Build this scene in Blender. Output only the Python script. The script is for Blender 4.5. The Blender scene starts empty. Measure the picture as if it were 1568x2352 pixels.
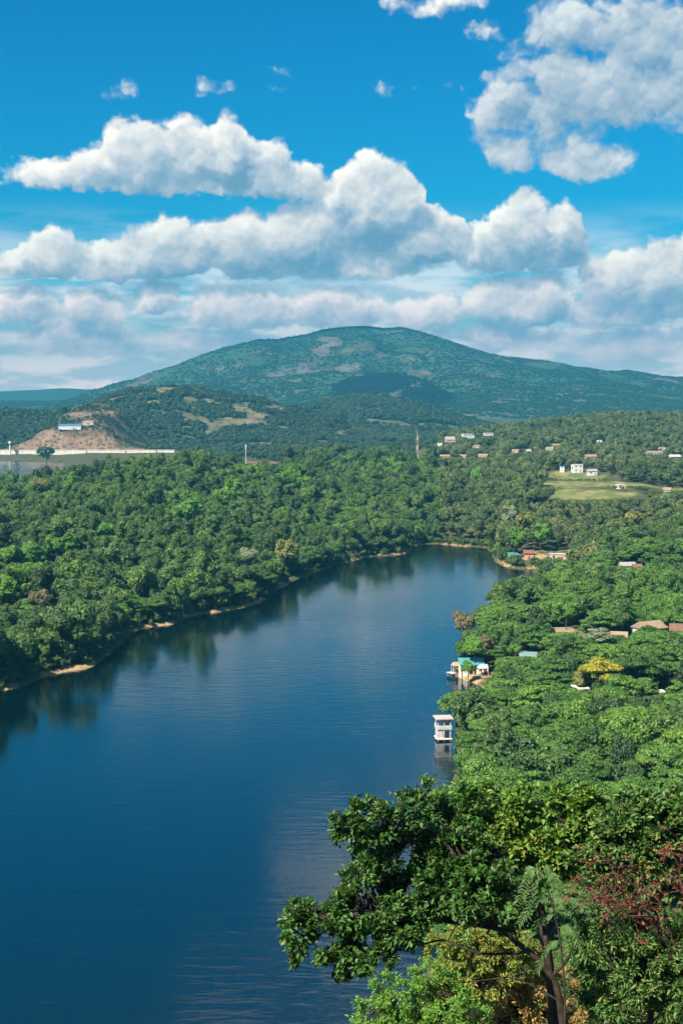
import bpy, math, random
import numpy as np
from mathutils import Vector

# ------------------------------------------------------------------ camera, sky, sun, exposure
sc = bpy.context.scene
COL = sc.collection
H = 90.0                       # camera height above the lake, metres
F = 2352 * 50.0 / 36.0         # focal length in photo units (photo taken as 1568 x 2352)
PITCH = math.atan((1176 - 920) / -F)
CP, SP = math.cos(PITCH), math.sin(PITCH)

cam_d = bpy.data.cameras.new('camera')
cam_d.sensor_fit = 'VERTICAL'; cam_d.sensor_height = 36; cam_d.sensor_width = 24; cam_d.lens = 50
cam_d.clip_start = 0.5; cam_d.clip_end = 90000
cam = bpy.data.objects.new('camera', cam_d); COL.objects.link(cam)
cam.location = (0, 0, H); cam.rotation_euler = (math.pi / 2 + PITCH, 0, 0)
sc.camera = cam

SUN_EL, SUN_ROT = math.radians(46), math.radians(222)
sun_vec = Vector((math.sin(SUN_ROT) * math.cos(SUN_EL), math.cos(SUN_ROT) * math.cos(SUN_EL), math.sin(SUN_EL)))
sun_d = bpy.data.lights.new('sun', 'SUN'); sun_d.energy = 5.0; sun_d.angle = math.radians(0.5); sun_d.color = (1.0, 0.90, 0.74)
sun = bpy.data.objects.new('sun', sun_d); COL.objects.link(sun)
sun.rotation_euler = (-sun_vec).to_track_quat('-Z', 'Y').to_euler(); sun.location = (0, -50, 400)

sc.view_settings.view_transform = 'Standard'; sc.view_settings.look = 'None'
sc.view_settings.exposure = 1.3; sc.view_settings.gamma = 1.0; sc.view_settings.use_curve_mapping = False
HAZE_DENSITY = 1.3e-4
HAZE_COLOR = (0.040, 0.30, 0.50)
SKY_STRENGTH = 0.10
SKY_GRADE = (.486, 1.5, .425); SKY_TINT = (.06, 1.0, 1.15); CLOUD_GAIN = .455

sc.render.engine = 'CYCLES'
cy = sc.cycles
cy.max_bounces = 6; cy.diffuse_bounces = 2; cy.glossy_bounces = 2; cy.transmission_bounces = 3
cy.volume_bounces = 0; cy.transparent_max_bounces = 6; cy.use_denoising = True
cy.use_adaptive_sampling = True; cy.adaptive_threshold = 0.03
cy.sample_clamp_indirect = 4.0; cy.caustics_reflective = False; cy.caustics_refractive = False


def ray(px, py):
    u, v = (px - 784) / F, (1176 - py) / F
    return u, CP - SP * v, SP + CP * v          # (x, y, z), forward = +Y


def azel(px, py):
    x, y, z = ray(px, py)
    return math.atan2(x, y), math.atan2(z, math.hypot(x, y))


def W(px, py, Y):
    x, y, z = ray(px, py); t = Y / y
    return np.array([x * t, Y, H + z * t])


def on_water(px, py):
    x, y, z = ray(px, py); t = -H / z
    return np.array([x * t, y * t])


def project(P):
    P = np.asarray(P, float); d = P - np.array([0, 0, H])
    fw = d[..., 1] * CP + d[..., 2] * SP
    up = -d[..., 1] * SP + d[..., 2] * CP
    fw = np.where(fw < 1e-3, 1e-3, fw)
    return 784 + F * d[..., 0] / fw, 1176 - F * up / fw, fw


# ---------------------------------------------------------------- world: Nishita sky with procedural cumulus
class NT:
    def __init__(s, tree): s.t = tree
    def n(s, typ, **kw):
        nd = s.t.nodes.new(typ)
        for k, v in kw.items(): setattr(nd, k, v)
        return nd
    def put(s, sock, v):
        if isinstance(v, bpy.types.NodeSocket): s.t.links.new(v, sock)
        elif v is not None:
            if hasattr(sock, 'default_value') and hasattr(sock.default_value, '__len__'):
                if not hasattr(v, '__len__'): v = (v,) * len(sock.default_value)
                if len(sock.default_value) == 4 and len(v) == 3: v = tuple(v) + (1,)
            sock.default_value = v
    def m(s, op, a, b=None, c=None, clamp=False):
        nd = s.n('ShaderNodeMath', operation=op, use_clamp=clamp)
        for i, v in enumerate((a, b, c)):
            if v is not None: s.put(nd.inputs[i], v)
        return nd.outputs[0]
    def v(s, op, a, b=None, c=None, out=0):
        nd = s.n('ShaderNodeVectorMath', operation=op)
        for i, x in enumerate((a, b, c)):
            if x is not None: s.put(nd.inputs[i], x)
        return nd.outputs[out]
    def mix(s, f, a, b, blend='MIX'):
        nd = s.n('ShaderNodeMix', data_type='RGBA', blend_type=blend)
        s.put(nd.inputs[0], f); s.put(nd.inputs[6], a); s.put(nd.inputs[7], b)
        return nd.outputs[2]
    def fmix(s, f, a, b):
        nd = s.n('ShaderNodeMix', data_type='FLOAT')
        s.put(nd.inputs[0], f); s.put(nd.inputs[2], a); s.put(nd.inputs[3], b)
        return nd.outputs[0]
    def rng(s, x, a, b, c=0.0, d=1.0, smooth=True):
        nd = s.n('ShaderNodeMapRange', interpolation_type='SMOOTHSTEP' if smooth else 'LINEAR')
        for i, v in enumerate((x, a, b, c, d)): s.put(nd.inputs[i], v)
        return nd.outputs[0]
    def noise(s, vec, scale, detail=4, rough=0.55, dist=0.0, out=0, dim='3D', lac=2.0):
        nd = s.n('ShaderNodeTexNoise', noise_dimensions=dim)
        s.put(nd.inputs['Vector'], vec)
        for k, v in (('Scale', scale), ('Detail', detail), ('Roughness', rough), ('Distortion', dist), ('Lacunarity', lac)): s.put(nd.inputs[k], v)
        return nd.outputs[out]
    def comb(s, x, y, z):
        nd = s.n('ShaderNodeCombineXYZ')
        for i, v in enumerate((x, y, z)): s.put(nd.inputs[i], v)
        return nd.outputs[0]
    def sep(s, v):
        nd = s.n('ShaderNodeSeparateXYZ'); s.put(nd.inputs[0], v); return nd.outputs
    def ramp(s, f, stops):
        nd = s.n('ShaderNodeValToRGB'); s.put(nd.inputs[0], f); e = nd.color_ramp.elements
        while len(e) < len(stops): e.new(0.5)
        for k, (p, c) in enumerate(stops):
            e[k].position = p; e[k].color = tuple(c) + (1,) if len(c) == 3 else c
        return nd.outputs[0]


# cloud puffs: centre x, base y, half width, height above base, depth below base, weight   (photo units, turned into azimuth / elevation)
PUFFS = [
    # upper cumulus over the west
    (110, 410, 120, 46, 30, .55), (240, 405, 130, 75, 40, .8), (325, 390, 95, 118, 55, 1.0), (425, 385, 95, 105, 55, 1.0), (525, 380, 60, 116, 55, 1.05),
    (600, 400, 80, 85, 50, .95), (690, 425, 85, 52, 40, .75), (420, 430, 260, 40, 25, .6),
    # central cumulus
    (850, 500, 125, 135, 90, 1.30), (915, 480, 65, 96, 80, 1.18), (790, 470, 60, 90, 90, 1.06), (700, 560, 120, 110, 60, 1.18), (560, 580, 120, 98, 50, 1.12), (960, 560, 120, 90, 50, 1.12),
    (1020, 540, 60, 65, 50, 0.94), (390, 600, 150, 105, 40, 1.06), (250, 615, 110, 75, 30, 0.89), (125, 600, 100, 78, 40, 0.94), (40, 610, 70, 50, 30, 0.71),
    (1205, 560, 85, 122, 55, 1.18), (1290, 570, 60, 108, 45, 1.06), (1130, 580, 110, 70, 40, 0.94), (1230, 600, 130, 60, 25, 0.83), (700, 610, 420, 40, 30, 0.71),
    # east
    (1530, 650, 120, 108, 50, 1.06), (1440, 660, 110, 88, 45, 0.94), (1370, 640, 70, 50, 40, 0.71), (1540, 700, 160, 70, 40, 0.83),
    # second tier
    (360, 690, 60, 62, 35, 0.92), (210, 715, 90, 60, 35, 0.79), (50, 705, 90, 55, 40, 0.79), (560, 725, 170, 85, 40, 0.82), (760, 720, 150, 70, 40, 0.79), (970, 725, 110, 60, 35, 0.79),
    (1180, 715, 130, 88, 35, 0.99), (1260, 705, 70, 88, 40, 0.92), (1430, 725, 130, 55, 35, 0.66), (180, 785, 150, 65, 40, 0.66), (1480, 790, 220, 60, 45, 0.55), (1150, 780, 200, 50, 40, 0.50), (430, 790, 200, 40, 30, 0.45),
    # high eastern cloud
    (1290, 230, 140, 125, 80, 0.64), (1170, 255, 100, 92, 70, 0.58), (1445, 240, 95, 125, 65, 0.64), (1340, 375, 115, 62, 40, 0.56), (1180, 350, 95, 110, 50, 0.40), (1280, 300, 170, 90, 70, 0.44),
    (1330, 75, 210, 80, 70, 0.50), (1480, 80, 190, 120, 130, 0.58), (1570, 190, 120, 140, 120, 0.56), (1150, 75, 95, 34, 25, 0.34), (960, 12, 155, 34, 26, 0.36),
    # clouds just above the frame
    (780, -215, 120, 75, 60, 1.05), (700, -235, 90, 50, 45, .8), (1080, -140, 170, 70, 60, .7), (1300, -190, 220, 80, 70, .8), (860, -300, 200, 60, 50, .7),
    # wisps
    (250, 228, 65, 30, 18, 0.18), (295, 205, 30, 32, 22, 0.21), (560, 205, 95, 38, 22, 0.21), (650, 170, 35, 20, 16, 0.15), (735, 142, 25, 14, 12, 0.15), (455, 220, 25, 14, 12, 0.15),
    (880, 210, 32, 32, 18, 0.18), (945, 210, 30, 22, 18, 0.15), (1030, 215, 28, 40, 25, 0.15),
]


def build_world():
    w = bpy.data.worlds.new('World'); sc.world = w; w.use_nodes = True
    w.cycles.sampling_method = 'MANUAL'; w.cycles.sample_map_resolution = 512
    t = w.node_tree; t.nodes.clear()
    T = NT(t)

    def warped(p0):
        a = T.v('MULTIPLY', T.v('SUBTRACT', T.noise(p0, 34.0, 3, .5, out=1), (.5, .5, .5)), (.026, .016, 0))
        b_ = T.v('MULTIPLY', T.v('SUBTRACT', T.noise(p0, 120.0, 3, .55, out=1), (.5, .5, .5)), (.011, .010, 0))
        return T.v('ADD', T.v('ADD', p0, a), b_)

    def puffs(p):
        x, y, _ = T.sep(p); p3 = T.comb(x, y, T.m('MULTIPLY', y, -1.0)); acc = None
        for (cx, by, rx, up, dn, wt) in PUFFS:
            a, e = azel(cx, by)
            rx, up, dn = rx * 1.12 / F, up * 1.10 / F, dn * 1.1 / F
            q = T.v('MULTIPLY_ADD', p3, (1 / rx, 1 / up, 1 / dn), (-a / rx, -e / up, e / dn))
            q = T.v('MAXIMUM', q, (-99, 0, 0))
            f = T.m('MULTIPLY_ADD', T.v('DOT_PRODUCT', q, q, out=1), -wt, wt)
            acc = f if acc is None else T.m('MAXIMUM', acc, f)
        return acc

    def rest(p):                      # the same kind of cloud field over the rest of the dome
        x, y, _ = T.sep(p)
        return T.m('MULTIPLY', T.m('SUBTRACT', T.noise(T.comb(x, T.m('MULTIPLY', y, 2.0), 3.7), 7.0, 3, .5), .52), 5.0)

    def lumps(p0, p, det):
        fine = T.noise(p0, 34.0, det, .55)
        vor = T.n('ShaderNodeTexVoronoi', feature='SMOOTH_F1')
        T.put(vor.inputs['Vector'], p); T.put(vor.inputs['Scale'], 46.0); T.put(vor.inputs['Detail'], 2.5); T.put(vor.inputs['Roughness'], .5); T.put(vor.inputs['Smoothness'], .35)
        return T.m('ADD', T.m('MULTIPLY', T.m('SUBTRACT', fine, .48), .78), T.m('MULTIPLY', T.m('SUBTRACT', .42, vor.outputs['Distance']), .42))

    d = T.n('ShaderNodeTexCoord').outputs['Generated']
    dx, dy, dz = T.sep(d)
    az = T.m('ARCTAN2', dx, dy); el = T.m('ARCSINE', dz)
    P = T.comb(az, el, 0.0)
    far = T.m('MAXIMUM', T.m('DIVIDE', T.m('ABSOLUTE', az), 0.29), T.m('DIVIDE', el, 0.36))

    def branch(front):
        Wp = warped(P)
        O1, O2 = (-.005, .0125, 0), (-.0012, .0034, 0)
        P1, P2 = T.v('ADD', P, O1), T.v('ADD', P, O2); W1, W2 = T.v('ADD', Wp, O1), T.v('ADD', Wp, O2)
        if front:
            g0 = T.rng(far, 1.0, 1.25)
            a0 = T.fmix(g0, puffs(Wp), rest(Wp)); a1 = T.fmix(g0, puffs(W1), rest(W1))
        else:
            a0, a1 = rest(Wp), rest(W1)
        amp = T.rng(a0, -.25, .35, .42, .85)
        l0, l1, l2 = lumps(P, Wp, 6.0), lumps(P1, W1, 3.0), lumps(P2, W2, 5.0)
        d0 = T.m('MULTIPLY_ADD', l0, amp, a0)
        slope = T.m('MINIMUM', T.m('MAXIMUM', T.m('SUBTRACT', a0, a1), -1.2), .9)
        lit = T.m('MULTIPLY_ADD', slope, .64, .44)
        lit = T.m('ADD', lit, T.m('MULTIPLY', T.m('SUBTRACT', l0, l1), .46))
        lit = T.m('ADD', lit, T.m('MULTIPLY', T.m('SUBTRACT', l0, l2), .62))
        lit = T.m('ADD', lit, T.rng(a0, .0, .9, .09, -.13), clamp=True)
        sky = T.n('ShaderNodeTexSky', sky_type='NISHITA', sun_disc=False)
        sky.sun_elevation = SUN_EL; sky.sun_rotation = SUN_ROT; sky.air_density = 1.0; sky.dust_density = 0.2; sky.ozone_density = 3.0; sky.altitude = 900
        hs = T.n('ShaderNodeHueSaturation'); T.put(hs.inputs['Hue'], SKY_GRADE[0]); T.put(hs.inputs['Saturation'], SKY_GRADE[1]); T.put(hs.inputs['Value'], SKY_GRADE[2]); t.links.new(sky.outputs[0], hs.inputs['Color'])
        skyc = T.mix(1.0, hs.outputs[0], SKY_TINT, 'MULTIPLY')
        alpha = T.rng(d0, -.03, .26)
        k = CLOUD_GAIN
        cl = T.ramp(lit, [(0, (.19 * k, .36 * k, .51 * k)), (.25, (.36 * k, .50 * k, .62 * k)), (.5, (.72 * k, .75 * k, .77 * k)), (.78, (1.14 * k, 1.07 * k, .97 * k)), (1, (1.38 * k, 1.28 * k, 1.12 * k))])
        cl = T.v('MULTIPLY', cl, (10, 10, 10))
        sp = T.comb(T.m('MULTIPLY', az, 2.2), T.m('MULTIPLY', el, 13.0), 1.3)
        veil = T.m('MULTIPLY', T.rng(T.noise(sp, 5.0, 5, .55), .30, .54), T.m('MULTIPLY', T.rng(el, .140, .065), 0.88))
        veil = T.m('MAXIMUM', veil, T.m('MULTIPLY', T.rng(el, .105, .0), .97))
        vl = T.noise(T.comb(T.m('MULTIPLY', az, 3.0), T.m('MULTIPLY', el, 11.0), 7.7), 6.0, 4, .55)
        veilc = T.mix(T.rng(vl, .40, .60), tuple(10 * k * x for x in (.66, .80, .88)), tuple(10 * k * x for x in (1.36, 1.26, 1.2)))
        veilc = T.v('MULTIPLY', veilc, T.comb(*[T.rng(el, .0, .085, g, 1.0) for g in (1.9, 1.5, 1.4)]))
        c = T.mix(veil, skyc, veilc)
        shade = T.m('MULTIPLY', T.rng(az, .05, .12), T.rng(el, .13, .18))
        cl = T.mix(shade, cl, T.v('MULTIPLY', cl, (.74, .82, .89)))
        low = T.rng(el, .03, .11, 1.35, 1.0)
        cl = T.v('MULTIPLY', cl, T.comb(T.m('MULTIPLY', low, T.rng(el, .03, .11, 1.2, 1.0)), low, low))
        c = T.mix(T.m('MULTIPLY', alpha, T.rng(el, .012, .06, .40, .97)), c, cl)
        bg = T.n('ShaderNodeBackground'); T.put(bg.inputs['Color'], c); bg.inputs['Strength'].default_value = SKY_STRENGTH
        return bg
    A, B_ = branch(True), branch(False)
    mx = T.n('ShaderNodeMixShader'); out = T.n('ShaderNodeOutputWorld')
    T.put(mx.inputs[0], T.m('GREATER_THAN', far, 1.25)); t.links.new(A.outputs[0], mx.inputs[1]); t.links.new(B_.outputs[0], mx.inputs[2]); t.links.new(mx.outputs[0], out.inputs[0])


build_world()

# ---------------------------------------------------------------- numpy noise
def _h(ix, iy, seed):
    with np.errstate(over='ignore'):
        n = ix.astype(np.int64) * 374761393 + iy.astype(np.int64) * 668265263 + seed * 982451653
        n = (n ^ (n >> 13)) * 1274126177
        n = n ^ (n >> 16)
    return (n & 0xFFFFFF).astype(np.float64) / 0xFFFFFF


def vnoise(x, y, seed=0):
    ix, iy = np.floor(x), np.floor(y); fx, fy = x - ix, y - iy
    fx = fx * fx * fx * (fx * (fx * 6 - 15) + 10); fy = fy * fy * fy * (fy * (fy * 6 - 15) + 10)
    a, b = _h(ix, iy, seed), _h(ix + 1, iy, seed); c, d = _h(ix, iy + 1, seed), _h(ix + 1, iy + 1, seed)
    return (a * (1 - fx) + b * fx) * (1 - fy) + (c * (1 - fx) + d * fx) * fy


def fbm(x, y, seed=0, oct=4, gain=.5, ridged=False):
    s = 0; a = 1; tot = 0
    for o in range(oct):
        n = vnoise(x * 2 ** o + 17.3 * o, y * 2 ** o - 9.1 * o, seed + o)
        if ridged: n = 1 - np.abs(2 * n - 1)
        s = s + n * a; tot += a; a *= gain
    return s / tot


def sstep(x, a, b):
    t = np.clip((x - a) / (b - a), 0, 1); return t * t * (3 - 2 * t)


# ---------------------------------------------------------------- objects and materials
def mesh_np(name, V, Fc, mat=None, smooth=False):
    V = np.asarray(V, np.float32).reshape(-1, 3); Fc = np.asarray(Fc, np.int32)
    me = bpy.data.meshes.new(name); k = Fc.shape[1]
    me.vertices.add(len(V)); me.vertices.foreach_set('co', V.ravel())
    me.loops.add(Fc.size); me.loops.foreach_set('vertex_index', Fc.ravel())
    me.polygons.add(len(Fc)); me.polygons.foreach_set('loop_start', np.arange(0, Fc.size, k, dtype=np.int32))
    me.polygons.foreach_set('loop_total', np.full(len(Fc), k, np.int32))
    me.polygons.foreach_set('use_smooth', np.full(len(Fc), smooth, bool))
    me.update(calc_edges=True)
    if mat: me.materials.append(mat)
    return me


def link(name, me, parent=None, loc=None, rot=None):
    o = bpy.data.objects.new(name, me); COL.objects.link(o)
    if parent: o.parent = parent
    if loc is not None: o.location = loc
    if rot is not None: o.rotation_euler = rot
    return o


def tag(o, label, cat, group=None, kind=None):
    if label: o['label'] = label
    if cat: o['category'] = cat
    if group: o['group'] = group
    if kind: o['kind'] = kind
    return o


def thing(name, label, cat, loc=(0, 0, 0), rz=0, group=None):
    o = link(name, None, loc=loc, rot=(0, 0, rz)); o.empty_display_size = .5
    return tag(o, label, cat, group)


def new_mat(name):
    m = bpy.data.materials.new(name); m.use_nodes = True; t = m.node_tree; t.nodes.clear()
    T = NT(t); o = T.n('ShaderNodeOutputMaterial'); b = T.n('ShaderNodeBsdfPrincipled')
    t.links.new(b.outputs[0], o.inputs[0])
    return m, T, b, o


def foliage(name, stops, patch=None, trans=.25, rough=.55, spec=.3, isl=.35, odd=None, patch_scale=.012, patch_lo=.60, patch_hi=.68, tcol=None):
    """leaf material: colour differs plant by plant, patch by patch and leaf by leaf"""
    m, T, b, o = new_mat(name)
    oi = T.n('ShaderNodeObjectInfo'); ge = T.n('ShaderNodeNewGeometry')
    loc = oi.outputs['Location']
    nz = T.noise(loc, .022, 2, .5)
    f = T.m('ADD', T.m('MULTIPLY', oi.outputs['Random'], .62), T.m('MULTIPLY', T.m('SUBTRACT', nz, .3), .7), clamp=True)
    c = T.ramp(f, stops)
    if patch:
        pn = T.noise(T.v('MULTIPLY', loc, (1, .55, 0)), patch_scale, 3, .55)
        pf = T.m('MULTIPLY', T.rng(pn, patch_lo, patch_hi), T.rng(oi.outputs['Random'], .12, .6))
        c = T.mix(pf, c, patch)
    br = T.rng(ge.outputs['Random Per Island'], 0, 1, 1 - isl, 1 + isl, smooth=False)
    hs = T.n('ShaderNodeHueSaturation'); T.put(hs.inputs['Color'], c); T.put(hs.inputs['Value'], br)
    T.put(hs.inputs['Hue'], T.rng(T.m('FRACT', T.m('MULTIPLY', ge.outputs['Random Per Island'], 7.31)), 0, 1, .488, .512, smooth=False))
    c = hs.outputs[0]
    if odd: c = T.mix(T.m('GREATER_THAN', T.m('FRACT', T.m('MULTIPLY', ge.outputs['Random Per Island'], 13.7)), odd[0]), c, odd[1])
    T.put(b.inputs['Base Color'], c); T.put(b.inputs['Roughness'], rough); T.put(b.inputs['Specular IOR Level'], spec)
    tr = T.n('ShaderNodeBsdfTranslucent'); T.put(tr.inputs[0], T.mix(1.0, c, tcol or (1.5, 1.6, .7), 'MULTIPLY'))
    mx = T.n('ShaderNodeMixShader'); mx.inputs[0].default_value = trans
    T.t.links.new(b.outputs[0], mx.inputs[1]); T.t.links.new(tr.outputs[0], mx.inputs[2]); T.t.links.new(mx.outputs[0], o.inputs[0])
    return m


def plain(name, col, rough=.8, var=.25, scale=1.5, spec=.2, metal=0.0):
    m, T, b, o = new_mat(name)
    tc = T.n('ShaderNodeTexCoord').outputs['Object']
    n = T.noise(tc, scale, 5, .6)
    c = T.mix(T.rng(n, .3, .7), tuple(x * (1 - var) for x in col), tuple(min(1, x * (1 + var)) for x in col))
    T.put(b.inputs['Base Color'], c); T.put(b.inputs['Roughness'], rough); T.put(b.inputs['Specular IOR Level'], spec); T.put(b.inputs['Metallic'], metal)
    return m


M = {}
M['forest'] = foliage('forest_leaves', [(0, (.026, .054, .020)), (.22, (.048, .094, .028)), (.5, (.075, .140, .036)), (.8, (.115, .190, .044)), (.93, (.160, .210, .060)), (1, (.175, .165, .085))], patch=(.125, .265, .034), trans=.30, patch_lo=.57, patch_hi=.66, isl=.45)
M['bank'] = foliage('bank_leaves', [(0, (.048, .108, .024)), (.35, (.085, .180, .034)), (.75, (.130, .245, .045)), (.92, (.190, .270, .060)), (1, (.240, .250, .075))], patch=(.17, .28, .04), patch_scale=.02, patch_lo=.62, patch_hi=.70, trans=.34, isl=.45)
M['village'] = foliage('village_leaves', [(0, (0.044, 0.074, 0.024)), (.4, (0.083, 0.125, 0.038)), (.75, (0.140, 0.175, 0.056)), (1, (0.232, 0.212, 0.095))], patch=(.14, .20, .05), patch_scale=.02)
M['hill'] = foliage('hill_leaves', [(0, (.030, .058, .022)), (.6, (.056, .094, .034)), (1, (.095, .125, .052))], patch=(.09, .11, .04), patch_scale=.005)
M['cloud_shade'] = foliage('cloud_shaded_leaves', [(0, (.008, .022, .013)), (1, (.014, .032, .017))], trans=.1)  # cloud shadow over the spur, painted into its leaf colour
M['mount'] = foliage('mountain_leaves', [(0, (.034, .078, .036)), (.6, (.050, .110, .046)), (1, (.075, .130, .056))])
M['lime'] = foliage('lime_leaves', [(0, (.085, .195, .025)), (1, (.120, .250, .035))])
M['yellow'] = foliage('yellow_leaves', [(0, (.28, .27, .03)), (1, (.34, .33, .04))])
M['olive'] = foliage('olive_leaves', [(0, (.16, .18, .05)), (1, (.20, .22, .06))])
M['tan'] = foliage('tan_leaves', [(0, (.14, .125, .065)), (1, (.18, .155, .08))])
M['pale'] = foliage('pale_leaves', [(0, (.17, .21, .12)), (1, (.22, .25, .15))])
M['bark'] = plain('bark', (.085, .065, .048), .9, .4, 6)
M['pale_bark'] = plain('pale_bark', (.26, .22, .18), .9, .3, 4)

# ---------------------------------------------------------------- lake outlines
NEAR_LAKE = [(-260, 1685), (-120, 1640), (-40, 1602), (0, 1588), (40, 1580), (70, 1566), (100, 1552), (160, 1541), (215, 1533), (235, 1512), (262, 1492), (310, 1447), (350, 1440), (400, 1434), (420, 1420), (460, 1412), (510, 1405),
             (560, 1397), (605, 1383), (630, 1360), (655, 1345), (680, 1330), (715, 1318), (770, 1300), (810, 1288), (850, 1278), (900, 1276), (940, 1270), (948, 1258), (960, 1250), (1000, 1249), (1040, 1253), (1070, 1256), (1115, 1257), (1128, 1272), (1140, 1292), (1160, 1303), (1195, 1309), (1240, 1304), (1262, 1312),
             (1255, 1335), (1215, 1375), (1160, 1405), (1110, 1440), (1075, 1480), (1058, 1510), (1046, 1535), (1040, 1553), (1055, 1560), (1095, 1568), (1118, 1580), (1112, 1605), (1085, 1635), (1052, 1660),
             (1040, 1690), (1052, 1730), (1054, 1765), (1044, 1795), (1062, 1850), (1040, 2000), (1000, 2150), (930, 2352), (860, 2600)]
lake_poly = np.array([on_water(*p) for p in NEAR_LAKE])
lake_poly = np.vstack([lake_poly, [[-25, 120], [-90, 90], [-260, 80], [-420, 150], [-420, 300]]])


def smooth_poly(P, n=3):
    for _ in range(n):
        Q = np.roll(P, -1, 0); P = np.stack([.75 * P + .25 * Q, .25 * P + .75 * Q], 1).reshape(-1, 2)
    return P


lake_s = smooth_poly(lake_poly, 2)
FAR_LAKE = np.array([[-260, 1420], [-640, 1250], [-900, 1500], [-900, 2150], [-620, 2150], [-430, 2140], [-395, 2040], [-375, 1900], [-330, 1800], [-300, 1600]], float)
far_s = smooth_poly(FAR_LAKE, 2)


def signed_dist(X, Y, poly):
    """positive on land"""
    d = np.full(X.shape, 1e18); inside = np.zeros(X.shape, bool)
    A = poly; B = np.roll(poly, -1, 0)
    for (ax, ay), (bx, by) in zip(A, B):
        ex, ey = bx - ax, by - ay; L = ex * ex + ey * ey + 1e-9
        t = np.clip(((X - ax) * ex + (Y - ay) * ey) / L, 0, 1)
        d = np.minimum(d, (X - ax - t * ex) ** 2 + (Y - ay - t * ey) ** 2)
        c = (ay > Y) != (by > Y)
        if ey != 0: inside ^= c & (X < ex * (Y - ay) / ey + ax)
    d = np.sqrt(d); return np.where(inside, -d, d)


# ---------------------------------------------------------------- ground heights
CTRL = []
def canopy(px, py, Y, hc=11):  p = W(px, py, Y); CTRL.append((p[0], Y, p[2] - hc))
def at_px(px, Y, z): CTRL.append(((px - 784) / F * Y, Y, z))
for a in [(-300, 1150, 800), (0, 1166, 900), (60, 1146, 920), (150, 1116, 950), (225, 1080, 980), (300, 1080, 1000), (450, 1060, 1050), (560, 1060, 1150), (700, 1060, 1250), (800, 1048, 1300), (950, 1052, 1400),
          (1050, 992, 1900), (1180, 987, 1900), (1250, 972, 2000), (1320, 960, 2050), (1400, 952, 2100), (1480, 955, 2100), (1568, 944, 2200), (1750, 936, 2200), (2100, 930, 2200), (1100, 1046, 1500), (1500, 1050, 1500)]:
    canopy(*a)
for a in [(1300, 1306, 560, 14), (1430, 1305, 560, 14), (1568, 1310, 560, 14), (1750, 1300, 560, 14)]: canopy(*a)
for a in [(-300, 1250, 2), (0, 1250, 2), (225, 1400, 3), (450, 1500, 8), (700, 1700, 8), (950, 1850, 12), (-300, 2250, 4), (0, 2250, 4), (200, 2250, 5), (400, 2250, 6), (700, 2300, 8), (1000, 2500, 10), (1300, 2700, 15), (1568, 2800, 15), (2100, 2800, 15),
          (0, 2600, 6), (700, 3000, 6), (1300, 3500, 10), (-600, 700, 20), (-600, 1500, 6), (-600, 2300, 5), (2400, 1500, 40), (2400, 800, 30), (2400, 400, 25),
          (1240, 1150, 18), (1360, 1130, 18.5), (1480, 1100, 19), (1300, 1300, 21.5), (1420, 1290, 22), (1330, 1370, 27), (1190, 620, 3), (1300, 690, 5), (1500, 740, 10), (1225, 800, 1.6), (1500, 900, 12), (1000, 1000, 6), (1150, 1000, 9),
          (1200, 430, 5), (1400, 430, 8), (1568, 420, 10), (1700, 400, 13), (1568, 300, 14), (1300, 300, 7), (1200, 260, 5), (1490, 480, 9.5)]:
    at_px(*a)
CTRL += [(0, 0, 83), (-30, 0, 80), (30, 0, 84), (0, -80, 80), (4.1, 26, 75.3), (0, 26, 73.0), (8, 28, 75.6), (12, 30, 76), (5.2, 42, 69.5), (12, 42, 71.5), (2, 33, 71.2), (0, 33, 69.0), (15, 60, 63), (0, 60, 51), (30, 60, 66), (10, 100, 38), (35, 100, 42), (0, 100, 28),
         (10, 150, 17), (50, 150, 24), (0, 150, 10), (30, 200, 7), (60, 200, 12), (100, 200, 20), (-12, 30, 62), (-30, 60, 34), (-40, 90, 10), (-20, 10, 74), (-60, 20, 50), (-120, 40, 25)]
for P in lake_poly[::2]: CTRL.append((P[0], P[1], 0.4))
CTRL = np.array(CTRL)


def warp_xy(x, y):
    yy = np.maximum(y, -90)
    return np.stack([x / (yy + 150) * 2.2, np.log(yy + 130)], -1)


_c = warp_xy(CTRL[:, 0], CTRL[:, 1])
_K = np.linalg.norm(_c[:, None] - _c[None], axis=-1); n_ = len(_c)
_A = np.zeros((n_ + 1, n_ + 1)); _A[:n_, :n_] = -_K - 1e-3 * np.eye(n_); _A[:n_, n_] = 1; _A[n_, :n_] = 1
_w = np.linalg.solve(_A, np.append(CTRL[:, 2], 0))


def rbf(x, y):
    q = warp_xy(x, y); out = np.full(x.shape, _w[n_])
    for i in range(n_): out -= _w[i] * np.sqrt(((q - _c[i]) ** 2).sum(-1))
    return out


def lake_d(x, y): return np.minimum(signed_dist(x, y, lake_s) + 0 * x, np.inf)


def ground_raw(x, y, sd=None, sd2=None):
    if sd is None: sd = signed_dist(x, y, lake_s)
    if sd2 is None: sd2 = signed_dist(x, y, far_s)
    wob = (fbm(x / 14, y / 14, 5, 3) - .5) * 4
    wob2 = (fbm(x / 70, y / 70, 9, 3) - .5)
    s = np.minimum(sd + wob * (np.abs(sd) < 40), sd2 + 2 * wob)
    z = np.clip(rbf(x, y), .2, 400) + wob2 * 9 * sstep(y, 120, 400) * (1 - sstep(y, 2300, 2600))
    z = np.clip(z, .2, 400)
    far = sstep(y, 3200, 5000); z = z * (1 - far) + 6 * far
    land = 1.1 * np.clip(s / 2.0, 0, 1) + (z - .2) * sstep(s, 0, 30)
    return np.where(s > 0, land, np.maximum(-3.5, s * .35)), s


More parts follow.
